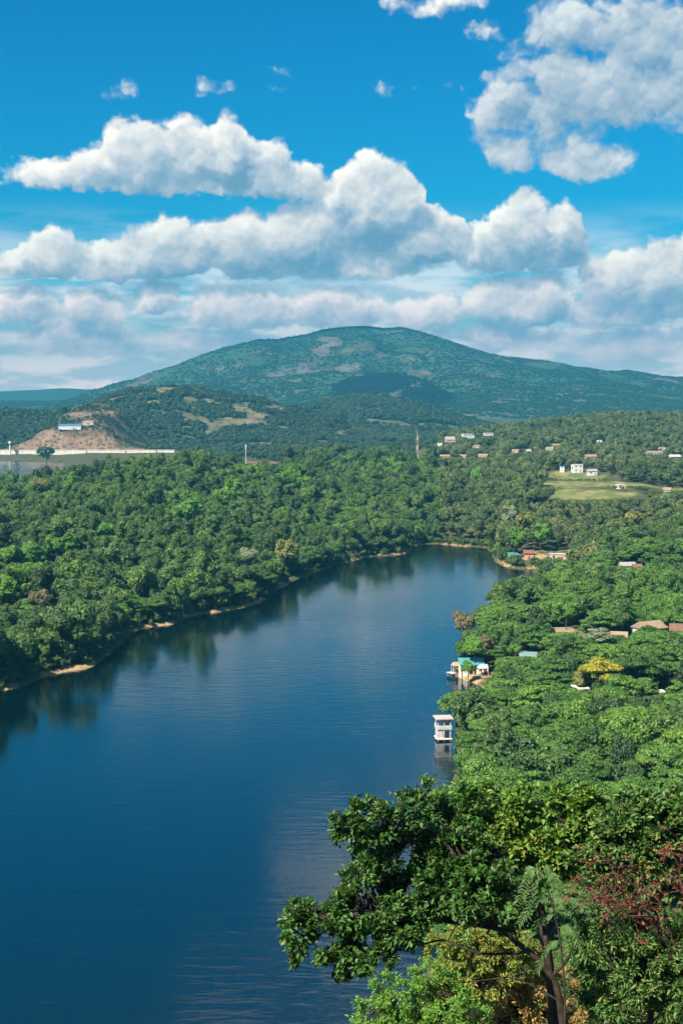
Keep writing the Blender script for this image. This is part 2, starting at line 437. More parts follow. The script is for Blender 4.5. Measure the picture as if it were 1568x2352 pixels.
def build_ground():
    Yr = [-220.0]
    while Yr[-1] < 2450: Yr.append(Yr[-1] + max(1.2, (abs(Yr[-1]) + 60) * .0055) if Yr[-1] > 15 else Yr[-1] + 6)
    while Yr[-1] < 10000: Yr.append(Yr[-1] * 1.05)
    Yr = np.array(Yr)
    s = np.concatenate([-np.geomspace(6, .31, 26)[:-1], np.linspace(-.31, .31, 330), np.geomspace(.31, 6, 26)[1:]])
    Y, S = np.meshgrid(Yr, s, indexing='ij')
    X = S * (np.maximum(Y, 0) * .96 + 70)
    X = np.clip(X, -9000, 9000)
    Z, sd = ground_raw(X, Y)
    ny, nx = X.shape
    idx = np.arange(ny * nx).reshape(ny, nx)
    Q = np.stack([idx[:-1, :-1], idx[:-1, 1:], idx[1:, 1:], idx[1:, :-1]], -1).reshape(-1, 4)
    return Yr, s, X, Y, Z, sd, Q


Yr, Sg, GX, GY, GZ, GSD, GQ = build_ground()


def gz(x, y):
    """height of the ground sheet (bilinear)"""
    x = np.asarray(x, float); y = np.asarray(y, float)
    i = np.clip(np.searchsorted(Yr, y) - 1, 0, len(Yr) - 2); ty = np.clip((y - Yr[i]) / (Yr[i + 1] - Yr[i]), 0, 1)
    s = x / (np.maximum(y, 0) * .96 + 70)
    j = np.clip(np.searchsorted(Sg, s) - 1, 0, len(Sg) - 2); tx = np.clip((s - Sg[j]) / (Sg[j + 1] - Sg[j]), 0, 1)
    return (GZ[i, j] * (1 - tx) + GZ[i, j + 1] * tx) * (1 - ty) + (GZ[i + 1, j] * (1 - tx) + GZ[i + 1, j + 1] * tx) * ty


def hit(px, py, y0=150, y1=2400, fn=None):
    """first point where the sight line through (px, py) meets the ground"""
    fn = fn or gz
    ys = np.geomspace(y0, y1, 1500); x, y, z = ray(px, py)
    X = x / y * ys; Z = H + z / y * ys
    below = np.nonzero(Z <= fn(X, ys))[0]
    k = below[0] if len(below) else len(ys) - 1
    return np.array([X[k], ys[k], float(fn(X[k], ys[k]))])


def ellipse_mask(x, y, list_):
    m = np.full(np.shape(x), -3.0)
    for (cx, cy_, rx, ry) in list_: m = np.maximum(m, 1 - ((x - cx) / rx) ** 2 - ((y - cy_) / ry) ** 2)
    return m


# open ground: a dry field, sandy beaches
def pxl(px, Y): return (px - 784) / F * Y
FIELD = [(pxl(1320, 1085), 1085, 22, 42), (pxl(1395, 1070), 1070, 24, 36), (pxl(1300, 1180), 1180, 24, 48), (pxl(1370, 1180), 1180, 40, 40), (pxl(1440, 1150), 1150, 30, 30), (pxl(1320, 1290), 1290, 30, 45), (pxl(1540, 1130), 1130, 18, 22), (pxl(1455, 930), 930, 6, 24)]
BEACH = [(pxl(1090, 456), 458, 7.5, 9), (pxl(1062, 462), 462, 5, 8), (pxl(1215, 795), 797, 16, 9), (pxl(1262, 800), 806, 9, 8), (pxl(1165, 780), 783, 6, 6)]
# open stretches of bank (photo x from, to) along the wooded shore
STRIPS = [(2, 42, 300, 500), (98, 216, 400, 550), (306, 402, 500, 620), (425, 604, 540, 700), (640, 662, 600, 760), (715, 740, 650, 800), (790, 845, 700, 850), (848, 945, 780, 900), (950, 1075, 840, 950), (1058, 1128, 440, 475), (1148, 1290, 740, 830)]
ppx, ppy, _ = project(np.stack([GX, GY, GZ * 0], -1))
on_strip = np.zeros(GX.shape)
for a, b, ya, yb in STRIPS: on_strip = np.maximum(on_strip, sstep(ppx, a - 6, a + 4) * (1 - sstep(ppx, b - 4, b + 6)) * (GY > ya) * (GY < yb))
sand = (GSD > -4) * (GY > 250) * (GY < 1100) * (.06 + .94 * on_strip) * (1 - sstep(GSD, 2.2, 3.6))
sand = np.maximum(sand, sstep(ellipse_mask(GX, GY, BEACH), 0, .25))
field = sstep(ellipse_mask(GX, GY, FIELD) + (fbm(GX / 12, GY / 12, 3, 3) - .5) * .5, 0, .3)
quarry = np.zeros(GX.shape)

m, T, b, o = new_mat('ground_soil')
pos = T.n('ShaderNodeNewGeometry').outputs['Position']
n1 = T.noise(pos, .09, 6, .6); n2 = T.noise(pos, .9, 5, .65)
c = T.mix(T.rng(n1, .35, .65), (.040, .058, .022), (.085, .080, .040))
c = T.mix(T.rng(n2, .5, .75), c, (.14, .11, .06))
asand = T.m('MULTIPLY', T.n('ShaderNodeAttribute', attribute_name='sand').outputs['Fac'], T.rng(T.noise(pos, .07, 4, .65), .40, .54)); afield = T.n('ShaderNodeAttribute', attribute_name='field').outputs['Fac']
fc = T.mix(T.rng(T.noise(T.v('MULTIPLY', pos, (1, .35, 1)), .10, 4, .6), .40, .62), (.095, .135, .040), (.215, .195, .075))
c = T.mix(afield, c, fc)
scn = T.mix(T.rng(n2, .3, .7), (.20, .14, .07), (.40, .30, .16))
c = T.mix(asand, c, scn)
T.put(b.inputs['Base Color'], c); T.put(b.inputs['Roughness'], .95); T.put(b.inputs['Specular IOR Level'], .1)
bm_ = T.n('ShaderNodeBump'); bm_.inputs['Strength'].default_value = .6; bm_.inputs['Distance'].default_value = .4; T.put(bm_.inputs['Height'], n2); T.put(b.inputs['Normal'], bm_.outputs[0])
M['ground'] = m
gme = mesh_np('ground', np.stack([GX, GY, GZ], -1), GQ, m, True)
for nm, arr in (('sand', sand), ('field', field)):
    at = gme.attributes.new(nm, 'FLOAT', 'POINT'); at.data.foreach_set('value', arr.ravel().astype(np.float32))
tag(link('ground', gme), 'rolling ground of the lake shores and camera hill', None, kind='structure')

# ---------------------------------------------------------------- water
m, T, b, o = new_mat('lake_water')
pos = T.n('ShaderNodeNewGeometry').outputs['Position']
def wav(rot, sx, sy, sc_, det, seed):
    mp = T.n('ShaderNodeMapping'); mp.inputs['Rotation'].default_value = (0, 0, rot); mp.inputs['Scale'].default_value = (sx, sy, 1); mp.inputs['Location'].default_value = (seed, seed * 1.7, 0)
    T.put(mp.inputs[0], pos); return T.noise(mp.outputs[0], sc_, det, .5)
w1 = wav(.16, .30, 1.0, .42, 2, 3); w2 = wav(-.10, .35, 1.0, .95, 2, 11); w3 = wav(.3, .8, 1.0, 2.4, 2, 31)
calm = T.noise(T.v('MULTIPLY', pos, (.6, 1, 1)), .008, 3, .5)
gust = T.rng(calm, .36, .62, .30, 1.0)
hgt = T.m('ADD', T.m('ADD', T.m('MULTIPLY', w1, 1.5), T.m('MULTIPLY', w2, .40)), T.m('MULTIPLY', w3, .05))
bu = T.n('ShaderNodeBump'); T.put(bu.inputs['Height'], hgt); T.put(bu.inputs['Strength'], gust); bu.inputs['Distance'].default_value = .065
T.put(b.inputs['Base Color'], (.0001, .0050, .0075)); T.put(b.inputs['Roughness'], .12); b.inputs['IOR'].default_value = 2.05; T.put(b.inputs['Normal'], bu.outputs[0])
M['water'] = m
def water_sheet(name, poly, grow, label):
    c = poly.mean(0); P = c + (poly - c) * 1.0
    # grow outwards a little so the sheet runs under the banks
    tang = np.roll(P, -1, 0) - np.roll(P, 1, 0); nrm = np.stack([tang[:, 1], -tang[:, 0]], 1); nrm /= np.linalg.norm(nrm, axis=1)[:, None] + 1e-9
    area = .5 * np.sum(P[:, 0] * np.roll(P[:, 1], -1) - np.roll(P[:, 0], -1) * P[:, 1])
    P = P + nrm * grow * (1 if area > 0 else -1)
    import bmesh
    bm = bmesh.new(); vs = [bm.verts.new((p[0], p[1], 0)) for p in P]; f = bm.faces.new(vs); bm.normal_update()
    if f.normal.z < 0: f.normal_flip()
    bmesh.ops.triangulate(bm, faces=[f]); me = bpy.data.meshes.new(name); bm.to_mesh(me); bm.free(); me.materials.append(M['water'])
    tag(link(name, me), label, None, kind='structure')
water_sheet('lake', lake_poly, 9, 'deep blue lake winding between wooded banks')
water_sheet('far_lake', FAR_LAKE, 15, 'pale arm of the lake below the quarry')

# ---------------------------------------------------------------- hills
class Hill:
    pass


def hill(name, crest, Yc, front, back, seed, label, mat, nx=300, ny=110, rough=.22, nscale=420., wig=.12, power=1.25, base=2., hc=0., shape=None, edge=300, fine_=.012):
    crest = np.array([W(px, py, Yc)[[0, 2]] for px, py in crest]); crest[:, 1] -= hc
    xs = np.linspace(crest[0, 0] - edge, crest[-1, 0] + edge, nx)
    ts = np.concatenate([np.linspace(-1, 0, int(ny * .7)), np.linspace(0, 1, int(ny * .3))[1:]])
    X, Tt = np.meshgrid(xs, ts)
    zc = np.interp(xs, np.concatenate([[xs[0]], crest[:, 0], [xs[-1]]]), np.concatenate([[base], crest[:, 1], [base]]))[None]
    Yoff = (fbm(X / (front * .6), X * 0 + 3.1, seed + 40, 2) - .5) * front * wig
    Y = Yc + np.where(Tt < 0, Tt * front, Tt * back) + Yoff * (Tt < 0) * (1 + Tt)
    s = np.where(Tt < 0, (1 - np.abs(Tt) ** 1.0), 1 - .75 * Tt)
    if shape: s = shape(Tt, X, s)
    else: s = np.where(Tt < 0, s ** power, s)
    r = fbm(X / nscale, Y / nscale, seed, 5, .5, True) - .62
    env = np.clip(np.minimum(1, (1 + Tt) * 3) * np.where(Tt <= 0, sstep(-Tt, 0, .22), sstep(Tt, 0, .3)), 0, 1)
    Z = base + (zc - base) * s * (1 + rough * 2.2 * r * env) + (fbm(X / (nscale * .14), Y / (nscale * .14), seed + 9, 3) - .5) * nscale * fine_ * (zc > base + 5)
    Z = np.where(Tt != 0, np.minimum(Z, H + (zc - H) * Y / Yc - 7), Z)
    Z = np.where(Tt <= -1, -1.0, Z)
    nyy, nxx = X.shape; idx = np.arange(nyy * nxx).reshape(nyy, nxx)
    Q = np.stack([idx[:-1, :-1], idx[:-1, 1:], idx[1:, 1:], idx[1:, :-1]], -1).reshape(-1, 4)
    me = mesh_np(name, np.stack([X, Y, Z], -1), Q, mat, True)
    o = tag(link(name, me), label, None, kind='structure')
    h = Hill(); h.X, h.Y, h.Z, h.T, h.o = X, Y, Z, Tt, o
    return h


def hill_mat(name, green, rock, lo, hi, scale, soil=(.12, .11, .06), attr=None):
    m, T, b, o = new_mat(name)
    pos = T.n('ShaderNodeNewGeometry').outputs['Position']
    n = T.noise(pos, scale, 6, .62); n2 = T.noise(pos, scale * 7, 4, .6)
    c = T.mix(T.rng(n2, .35, .65), green, tuple(x * 1.35 for x in green))
    c = T.mix(T.rng(T.noise(pos, scale * 2.2, 4, .6), .52, .62), c, soil)
    if attr:
        a = T.n('ShaderNodeAttribute', attribute_name='rock').outputs['Fac']
        c = T.mix(T.m('MULTIPLY', a, T.rng(n2, .36, .52)), c, T.mix(T.rng(n, .4, .6), rock, tuple(x * .6 for x in rock)))
    else:
        c = T.mix(T.rng(n, lo, hi), c, rock)
    T.put(b.inputs['Base Color'], c); T.put(b.inputs['Roughness'], .95); T.put(b.inputs['Specular IOR Level'], .05)
    bm_ = T.n('ShaderNodeBump'); bm_.inputs['Strength'].default_value = 1; bm_.inputs['Distance'].default_value = 6; T.put(bm_.inputs['Height'], n2); T.put(b.inputs['Normal'], bm_.outputs[0])
    return m


def set_rock(h, spots, sc_=90, am=1.2):
    """exposed rock where it lies on the hill: (photo x, y, half width, half height) found on the hill's own surface"""
    px, py, _ = project(np.stack([h.X, h.Y, h.Z], -1))
    r = np.zeros(px.shape)
    for cx, cy_, rx, ry in spots:
        r = np.maximum(r, 1 - ((px - cx) / rx) ** 2 - ((py - cy_) / ry) ** 2)
    r = sstep(r + (fbm(h.X / sc_, h.Y / sc_, 77, 4) - .5) * am, 0, .4) * (h.T < .02)
    a = h.o.data.attributes.new('rock', 'FLOAT', 'POINT'); a.data.foreach_set('value', r.ravel().astype(np.float32)); h.rock = r


MM = hill_mat('mountain_cover', (.032, .072, .036), (.15, .125, .110), .6, .7, .004, soil=(.040, .068, .034), attr=True)
MH = hill_mat('hillside_cover', (.040, .060, .026), (.19, .165, .095), .6, .7, .010, soil=(.15, .14, .07), attr=True)
MQ = hill_mat('quarry_cover', (.060, .060, .032), (.25, .172, .122), .6, .7, .02, soil=(.13, .078, .048), attr=True)

far_range = hill('distant_range', [(-900, 905), (-400, 896), (-100, 902), (60, 897), (140, 891), (220, 895), (420, 900)], 9500, 900, 800, 3, 'faint blue range on the horizon', MM, 90, 24, edge=900)
mountain = hill('mountain', [(-200, 918), (120, 916), (190, 911), (235, 905), (300, 872), (355, 850), (410, 832), (460, 812), (520, 792), (590, 776), (640, 774), (700, 765), (745, 751), (790, 748), (835, 745), (880, 749), (920, 747), (990, 764), (1050, 785), (1115, 806), (1160, 815), (1200, 818), (1260, 825), (1300, 835), (1345, 843), (1380, 850), (1440, 846), (1480, 852), (1510, 860), (1568, 862), (1700, 868), (1900, 885), (2300, 905)],
                7000, 3000, 2200, 11, 'broad wooded mountain with bare rock patches', MM, 420, 150, rough=.34, nscale=800, power=1.05, hc=9, edge=800)
set_rock(mountain, [(765, 787, 26, 14), (848, 792, 26, 9), (800, 845, 34, 14), (962, 857, 34, 9), (330, 876, 20, 8), (880, 815, 20, 8), (1180, 882, 4, 8), (300, 885, 14, 8), (735, 805, 25, 14), (1290, 905, 30, 4)])
MS = hill_mat('cloud_shaded_spur', (.010, .026, .014), (.15, .125, .110), .6, .7, .004, soil=(.014, .030, .016), attr=True)  # mountain cover darkened to paint the cloud shadow on the spur
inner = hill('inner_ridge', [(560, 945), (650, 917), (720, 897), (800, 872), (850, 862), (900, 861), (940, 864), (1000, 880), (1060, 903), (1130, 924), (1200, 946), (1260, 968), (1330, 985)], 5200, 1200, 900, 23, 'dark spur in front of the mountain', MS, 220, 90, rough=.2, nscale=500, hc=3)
set_rock(inner, [(1300, 960, 20, 5)])
east = hill('east_spur', [(1180, 985), (1250, 952), (1330, 925), (1400, 915), (1480, 921), (1568, 915), (1750, 905), (2100, 900)], 5600, 1300, 900, 29, 'hazy spur east of the mountain', MM, 220, 90, rough=.22, nscale=500, hc=3)
set_rock(east, [(1440, 935, 22, 4), (1360, 950, 12, 3)])
mid_e = hill('wooded_hill', [(560, 985), (690, 932), (740, 916), (780, 910), (830, 906), (870, 908), (920, 914), (970, 925), (1030, 945), (1100, 965), (1180, 984), (1260, 995)], 3700, 900, 600, 37, 'grey green wooded hill below the dark spur', MH, 200, 80, rough=.14, nscale=300, hc=7)
set_rock(mid_e, [(880, 970, 50, 5), (915, 978, 26, 9), (850, 966, 22, 4), (745, 945, 30, 6), (700, 960, 30, 5)])
mid_w = hill('knoll', [(170, 960), (225, 912), (270, 897), (310, 887), (350, 882), (400, 881), (440, 883), (480, 892), (520, 901), (570, 905), (610, 912), (640, 924), (700, 935), (760, 952), (900, 990)], 3000, 620, 500, 41, 'wooded knoll with grassy clearings', MH, 220, 90, rough=.14, nscale=260, hc=7)
set_rock(mid_w, [(440, 965, 35, 14), (540, 940, 80, 14), (500, 975, 50, 16), (620, 940, 40, 8), (350, 930, 20, 8), (580, 965, 40, 14), (280, 915, 20, 6), (420, 985, 30, 8)], 34, 3.0)
west = hill('west_ridge', [(-500, 935), (-200, 938), (-60, 936), (0, 936), (60, 938), (110, 942), (150, 938), (185, 930), (230, 940), (300, 980)], 2750, 420, 400, 47, 'dark wooded ridge behind the far lake', MH, 160, 50, rough=.1, nscale=200, hc=9)
set_rock(west, [(190, 938, 30, 10)])
def qshape(T, X, s):
    # steep cut face low on the front, gentler brow above
    return np.where(T < 0, .52 * sstep(T, -.97, -.72) + .48 * np.clip((T + .72) / .72, 0, 1) ** .9, 1 - .8 * T)
quarry = hill('quarry_hill', [(20, 1030), (60, 1012), (100, 988), (130, 962), (165, 936), (190, 928), (215, 926), (245, 928), (275, 938), (300, 970), (330, 1000), (370, 1022), (410, 1034)], 2480, 190, 250, 53, 'red earth quarry hill with a pale cut face', MQ, 200, 70, rough=.10, nscale=90, hc=0, base=5, shape=qshape, edge=60)
set_rock(quarry, [(150, 1024, 130, 22), (110, 1012, 45, 30), (240, 1016, 30, 18), (300, 1036, 110, 9), (258, 947, 14, 4), (180, 952, 40, 5)], 40, .8)

# ---------------------------------------------------------------- tree shapes
def leaf_quads(P, N, size, rng, aspect=1.0):
    n = len(P); N = N / (np.linalg.norm(N, axis=1)[:, None] + 1e-9)
    r = rng.normal(size=(n, 3)); a = np.cross(N, r); a /= np.linalg.norm(a, axis=1)[:, None] + 1e-9; b_ = np.cross(N, a)
    s = size * rng.uniform(.6, 1.35, (n, 1))
    cs = []
    for sa, sb in ((-1, -.4), (-.1, -.9), (1, .35), (.15, .95)):
        cs.append(P + a * s * (sa + rng.uniform(-.2, .2, (n, 1))) * aspect + b_ * s * (sb + rng.uniform(-.2, .2, (n, 1))) + N * s * rng.uniform(-.25, .25, (n, 1)))
    V = np.stack(cs, 1).reshape(-1, 3); Fq = np.arange(4 * n).reshape(n, 4)
    return V, Fq


def sphere_dirs(n, rng):
    d = rng.normal(size=(n, 3)); return d / np.linalg.norm(d, axis=1)[:, None]


def crown_round(seed, R=3.9, hz=4.2, zc=7.8, n=1500, size=.34, lobes=15):
    rng = np.random.default_rng(seed)
    C = sphere_dirs(lobes, rng) * rng.uniform(.35, .78, (lobes, 1)); C[:, 2] = C[:, 2] * .9 + .05
    rad = rng.uniform(.30, .46, lobes)
    k = rng.integers(0, lobes, n * 2); d = sphere_dirs(n * 2, rng)
    d[:, 2] = np.where((d[:, 2] < -.3) & (rng.random(n * 2) < .6), -d[:, 2], d[:, 2])
    P = C[k] + d * rad[k][:, None] * rng.uniform(.8, 1.06, (n * 2, 1))
    dist = np.linalg.norm(P[:, None] - C[None], axis=-1) / rad[None]; keep = (dist < .72).sum(1) == 0
    P, d = P[keep][:n], d[keep][:n]
    N = d + rng.normal(size=d.shape) * .45 + np.array([0, 0, .25])
    P = P * np.array([R, R, hz]) + np.array([0, 0, zc])
    return leaf_quads(P, N, size, rng)


def crown_layer(seed, R=7.6, zlo=5.6, zhi=12.6, n=6400, size=.27, pads=38):
    rng = np.random.default_rng(seed)
    ang = rng.uniform(0, 2 * np.pi, pads); rr = np.sqrt(rng.uniform(.02, 1, pads)) * .78
    C = np.stack([np.cos(ang) * rr, np.sin(ang) * rr], 1) * R
    z = zlo + (zhi - zlo) * np.clip((1 - rr ** 2) * .75 + rng.uniform(-.18, .25, pads), .05, .95)
    pr = rng.uniform(.14, .33, pads) * R; ph = pr * rng.uniform(.22, .50, pads)
    k = rng.choice(pads, n, p=pr ** 2 / (pr ** 2).sum()); d = sphere_dirs(n, rng); d[:, 2] = np.where(rng.random(n) < .8, np.abs(d[:, 2]), d[:, 2])
    lump = 1 + .18 * np.sin(d[:, 0] * 7 + k) * np.cos(d[:, 1] * 6 - k)
    lump = lump * rng.uniform(.72, 1.12, n)
    P = np.stack([C[k, 0] + d[:, 0] * pr[k] * lump, C[k, 1] + d[:, 1] * pr[k] * lump, z[k] + d[:, 2] * ph[k]], 1)
    N = d * np.array([.8, .8, 1.2]) + rng.normal(size=d.shape) * .50 + np.array([0, 0, .30])
    return leaf_quads(P, N, size, rng, 1.15) + (np.stack([C[:, 0], C[:, 1], z], 1),)


def tube(points, radii, sides=6):
    P = np.asarray(points, float); n = len(P); radii = np.broadcast_to(radii, n)
    tan = np.gradient(P, axis=0); tan /= np.linalg.norm(tan, axis=1)[:, None] + 1e-9
    ref = np.where(np.abs(tan[:, 2:3]) > .9, [[1, 0, 0]], [[0, 0, 1]])
    a = np.cross(tan, ref); a /= np.linalg.norm(a, axis=1)[:, None] + 1e-9; b_ = np.cross(tan, a)
    th = np.arange(sides) / sides * 2 * np.pi
    V = (P[:, None] + (a[:, None] * np.cos(th)[None, :, None] + b_[:, None] * np.sin(th)[None, :, None]) * radii[:, None, None]).reshape(-1, 3)
    Fq = []
    for i in range(n - 1):
        for j in range(sides):
            j2 = (j + 1) % sides; Fq.append((i * sides + j, i * sides + j2, (i + 1) * sides + j2, (i + 1) * sides + j))
    return V, np.array(Fq)


def join(parts):
    V, Fq, off = [], [], 0
    for v, f in parts: V.append(v); Fq.append(f + off); off += len(v)
    return np.vstack(V), np.vstack(Fq)


def curve_pts(pts, n=10):
    """smooth curve through points (Catmull-Rom)"""
    P = np.asarray(pts, float); P = np.vstack([2 * P[0] - P[1], P, 2 * P[-1] - P[-2]]); out = []
    for i in range(1, len(P) - 2):
        for t in np.linspace(0, 1, n, endpoint=False):
            a, b_, c_, d = P[i - 1], P[i], P[i + 1], P[i + 2]
            out.append(.5 * (2 * b_ + (c_ - a) * t + (2 * a - 5 * b_ + 4 * c_ - d) * t * t + (3 * b_ - a - 3 * c_ + d) * t ** 3))
    out.append(P[-2]); return np.array(out)


def trunk_mesh(seed, top, r, limbs=()):
    rng = np.random.default_rng(seed)
    parts = [tube(curve_pts([(0, 0, -1.5), (rng.uniform(-.2, .2), rng.uniform(-.2, .2), top * .5), (rng.uniform(-.3, .3), 0, top)], 4), np.linspace(r, r * .5, 9), 7)]
    for L in limbs:
        L = np.asarray(L); s = np.array([0, 0, top * rng.uniform(.45, .75)])
        parts.append(tube(curve_pts([s, s * .4 + L * .6 + np.array([0, 0, -.6]), L], 3), np.linspace(r * .5, r * .16, 7), 5))
    return join(parts)


CROWN, TRUNK = {}, {}
for k in range(4):
    CROWN['round', k] = mesh_np('crown', *crown_round(100 + k, R=3.7 + .5 * (k % 2), hz=3.3 + .9 * (k // 2), lobes=(9, 14, 19, 12)[k], n=1900, size=.30), M['forest'])
    TRUNK['round', k] = mesh_np('trunk', *trunk_mesh(140 + k, 8.0, .17), M['bark'], True)
    v, f, c = crown_layer(200 + k, R=7.2 + .5 * (k % 2))
    CROWN['layer', k] = mesh_np('crown', v, f, M['bank'])
    TRUNK['layer', k] = mesh_np('trunk', *trunk_mesh(240 + k, 8.5, .30, [tuple(x) for x in c[:9]]), M['bark'], True)
for k in range(3):
    CROWN['bushy', k] = mesh_np('crown', *crown_round(320 + k, R=4.6 - .5 * k, hz=4.4 - .9 * k, zc=7.4, n=2600, size=.27, lobes=22 - 5 * k), M['bank'])
    TRUNK['bushy', k] = mesh_np('trunk', *trunk_mesh(360 + k, 8.0, .18), M['bark'], True)
    CROWN['mixed', k] = mesh_np('crown', *crown_round(300 + k, R=4.2, hz=4.6 - .7 * k, zc=7.6, n=900, size=.44, lobes=11), M['village'])
    TRUNK['mixed', k] = mesh_np('trunk', *trunk_mesh(340 + k, 8.0, .17), M['bark'], True)
    CROWN['far', k] = mesh_np('crown', *crown_round(400 + k, R=4.3, hz=4.3, zc=5.0, n=150, size=.95, lobes=8), M['hill'])

# ---------------------------------------------------------------- buildings are placed first so trees can leave room
rnd = random.Random(4)
VIEW = []         # (x, y, half width, z that should stay in view)
CLEAR = []        # (x, y, radius, length of the open strip towards the viewer)


def box(a, b_):
    (x0, y0, z0), (x1, y1, z1) = a, b_
    V = np.array([(x0, y0, z0), (x1, y0, z0), (x1, y1, z0), (x0, y1, z0), (x0, y0, z1), (x1, y0, z1), (x1, y1, z1), (x0, y1, z1)], float)
    return V, np.array([(0, 3, 2, 1), (4, 5, 6, 7), (0, 1, 5, 4), (1, 2, 6, 5), (2, 3, 7, 6), (3, 0, 4, 7)])


def boxes(name, mat, parent, *bs):
    return link(name, mesh_np(name, *join([box(*b_) for b_ in bs]), mat), parent)


WALL = {k: plain(k + '_wall', c, .85, .12, .8) for k, c in dict(white=(.60, .59, .57), cream=(.66, .57, .42), tan=(.46, .36, .25), pink=(.50, .36, .31), grey=(.42, .41, .42), yellow=(.70, .56, .26), orange=(.46, .27, .17)).items()}
ROOF = {k: plain(k + '_roof', c, .6, .2, 1.5) for k, c in dict(teal=(.06, .25, .28), blue=(.04, .20, .52), tan=(.27, .205, .14), faded=(.16, .27, .27), red=(.17, .095, .07), grey=(.30, .29, .28), white=(.58, .58, .57), pale=(.42, .38, .35)).items()}
M['glass'] = plain('dark_window', (.025, .03, .038), .15, .3, 2, .5)
M['wood'] = plain('brown_wood', (.16, .09, .05), .8, .3, 3)
M['concrete'] = plain('pale_concrete', (.62, .58, .50), .9, .15, .25)


def house(px, py, w, d, h, wall, roof, label, style='gable', rz=0., floors=1, name='house', y0=150, y1=2400, group=None, base=None, strip=None, sink=.6, fn=None, clear=None):
    p = np.array(base) if base is not None else hit(px, py, y0, y1, fn)
    t = thing(name, label, 'house' if name == 'house' else name.replace('_', ' '), p, rz, group)
    hw, hd = w / 2, d / 2
    boxes('wall', WALL[wall], t, ((-hw, -hd, -sink - 1.5), (hw, hd, h)))
    if style == 'gable':
        rh, e = h * .34 + .4, .5
        V = np.array([(-hw - e, -hd - e, h - .1), (hw + e, -hd - e, h - .1), (hw + e, hd + e, h - .1), (-hw - e, hd + e, h - .1), (-hw - e, 0, h + rh), (hw + e, 0, h + rh),
                      (-hw - e, -hd - e, h + .12), (hw + e, -hd - e, h + .12), (hw + e, hd + e, h + .12), (-hw - e, hd + e, h + .12), (-hw - e, 0, h + rh + .2), (hw + e, 0, h + rh + .2)])
        Fq = np.array([(6, 7, 11, 10), (8, 9, 10, 11), (0, 3, 2, 1), (0, 1, 7, 6), (2, 3, 9, 8), (1, 2, 8, 7), (3, 0, 6, 9)]); tri = [(7, 8, 11), (9, 6, 10)]
        me = bpy.data.meshes.new('roof'); me.from_pydata(V.tolist(), [], [list(q) for q in Fq] + [list(q) for q in tri]); me.materials.append(ROOF[roof]); link('roof', me, t)
    elif style == 'shed':
        V, Fq = box((-hw - .5, -hd - .6, h), (hw + .5, hd + .6, h + .2)); V[:, 2] += np.where(V[:, 1] > 0, .30 * d * .5, 0); boxes_me = mesh_np('roof', V, Fq, ROOF[roof]); link('roof', boxes_me, t)
    else:
        boxes('roof', ROOF[roof], t, ((-hw - .3, -hd - .3, h + .003), (hw + .3, hd + .3, h + .35)))
    fh = h / floors; nwin = max(1, int(w / 3.4))
    for fl in range(floors):
        for i in range(nwin):
            x = -hw + w * (i + .5) / nwin; z = fl * fh + fh * .42
            if fl == 0 and i == nwin // 2 and w > 4:
                boxes('door', M['wood'], t, ((x - .5, -hd - .04, 0), (x + .5, -hd + .02, 2.1)))
            else:
                boxes('window', M['glass'], t, ((x - .6, -hd - .03, z), (x + .6, -hd + .02, z + fh * .36)))
    boxes('window', M['glass'], t, ((-hw - .03, -hd * .4, h * .4), (-hw + .02, hd * .3, h * .75)))
    CLEAR.append((p[0], p[1], max(w, d) * .55 + 1.0, min(h * 1.2 + 4, 12))); VIEW.append((p[0], p[1], w * .5 + 1, p[2] + h * (.75 if p[1] > 700 else .85)))
    return t


# houses on the near bank
house(1302, 1466, 9.0, 6, 2.3, 'cream', 'tan', 'long low beige house among trees above the teal roof', 'shed', .1)
house(1420, 1478, 5.0, 5, 2.6, 'pink', 'tan', 'small pink walled house west of the grey house', 'gable', -.2)
house(1398, 1492, 3.6, 3, 2.0, 'cream', 'grey', 'little cream hut with dark opening below the pink house', 'shed', .1)
house(1490, 1472, 8.5, 7, 4.6, 'grey', 'tan', 'two storey grey house with tan gable roof', 'gable', .5, 2)
house(1466, 1468, 3.5, 4, 3.2, 'yellow', 'tan', 'narrow yellow annexe beside the two storey grey house', 'shed', .3)
house(1560, 1474, 6.0, 6, 4.0, 'orange', 'red', 'orange walled house with red roof at the picture edge', 'gable', -.2, 2)
house(1512, 1612, 2.3, 2.3, 2.6, 'cream', 'white', 'tiny cream hut under the slope below the orange house', 'flat', .1)
house(1331, 1622, 3.0, 4.5, 5.0, 'pink', 'white', 'narrow pinkish tower house below the yellow tree', 'flat', .2, 2)
house(1212, 1524, 5.0, 4.5, 2.4, 'white', 'faded', 'low house with faded grey teal roof inland of the beach', 'shed', -.1)
house(1437, 1312, 7.5, 6, 2.8, 'cream', 'grey', 'cream cottage with grey roof beyond the near bank', 'gable', .2)
house(1462, 1314, 3.5, 4, 2.5, 'orange', 'red', 'small orange hut next to the cream cottage', 'gable', 0)
# far beach
house(1178, 1284, 5.0, 4, 2.6, 'white', 'teal', 'white kiosk with teal roof on the far beach', 'shed', .2, name='kiosk')
house(1213, 1286, 5.0, 4.5, 3.6, 'orange', 'red', 'rust orange hut on the far beach', 'gable', 0)
house(1280, 1286, 9.0, 5, 3.0, 'pink', 'pale', 'pale pinkish building at the inland end of the far beach', 'flat', -.1)
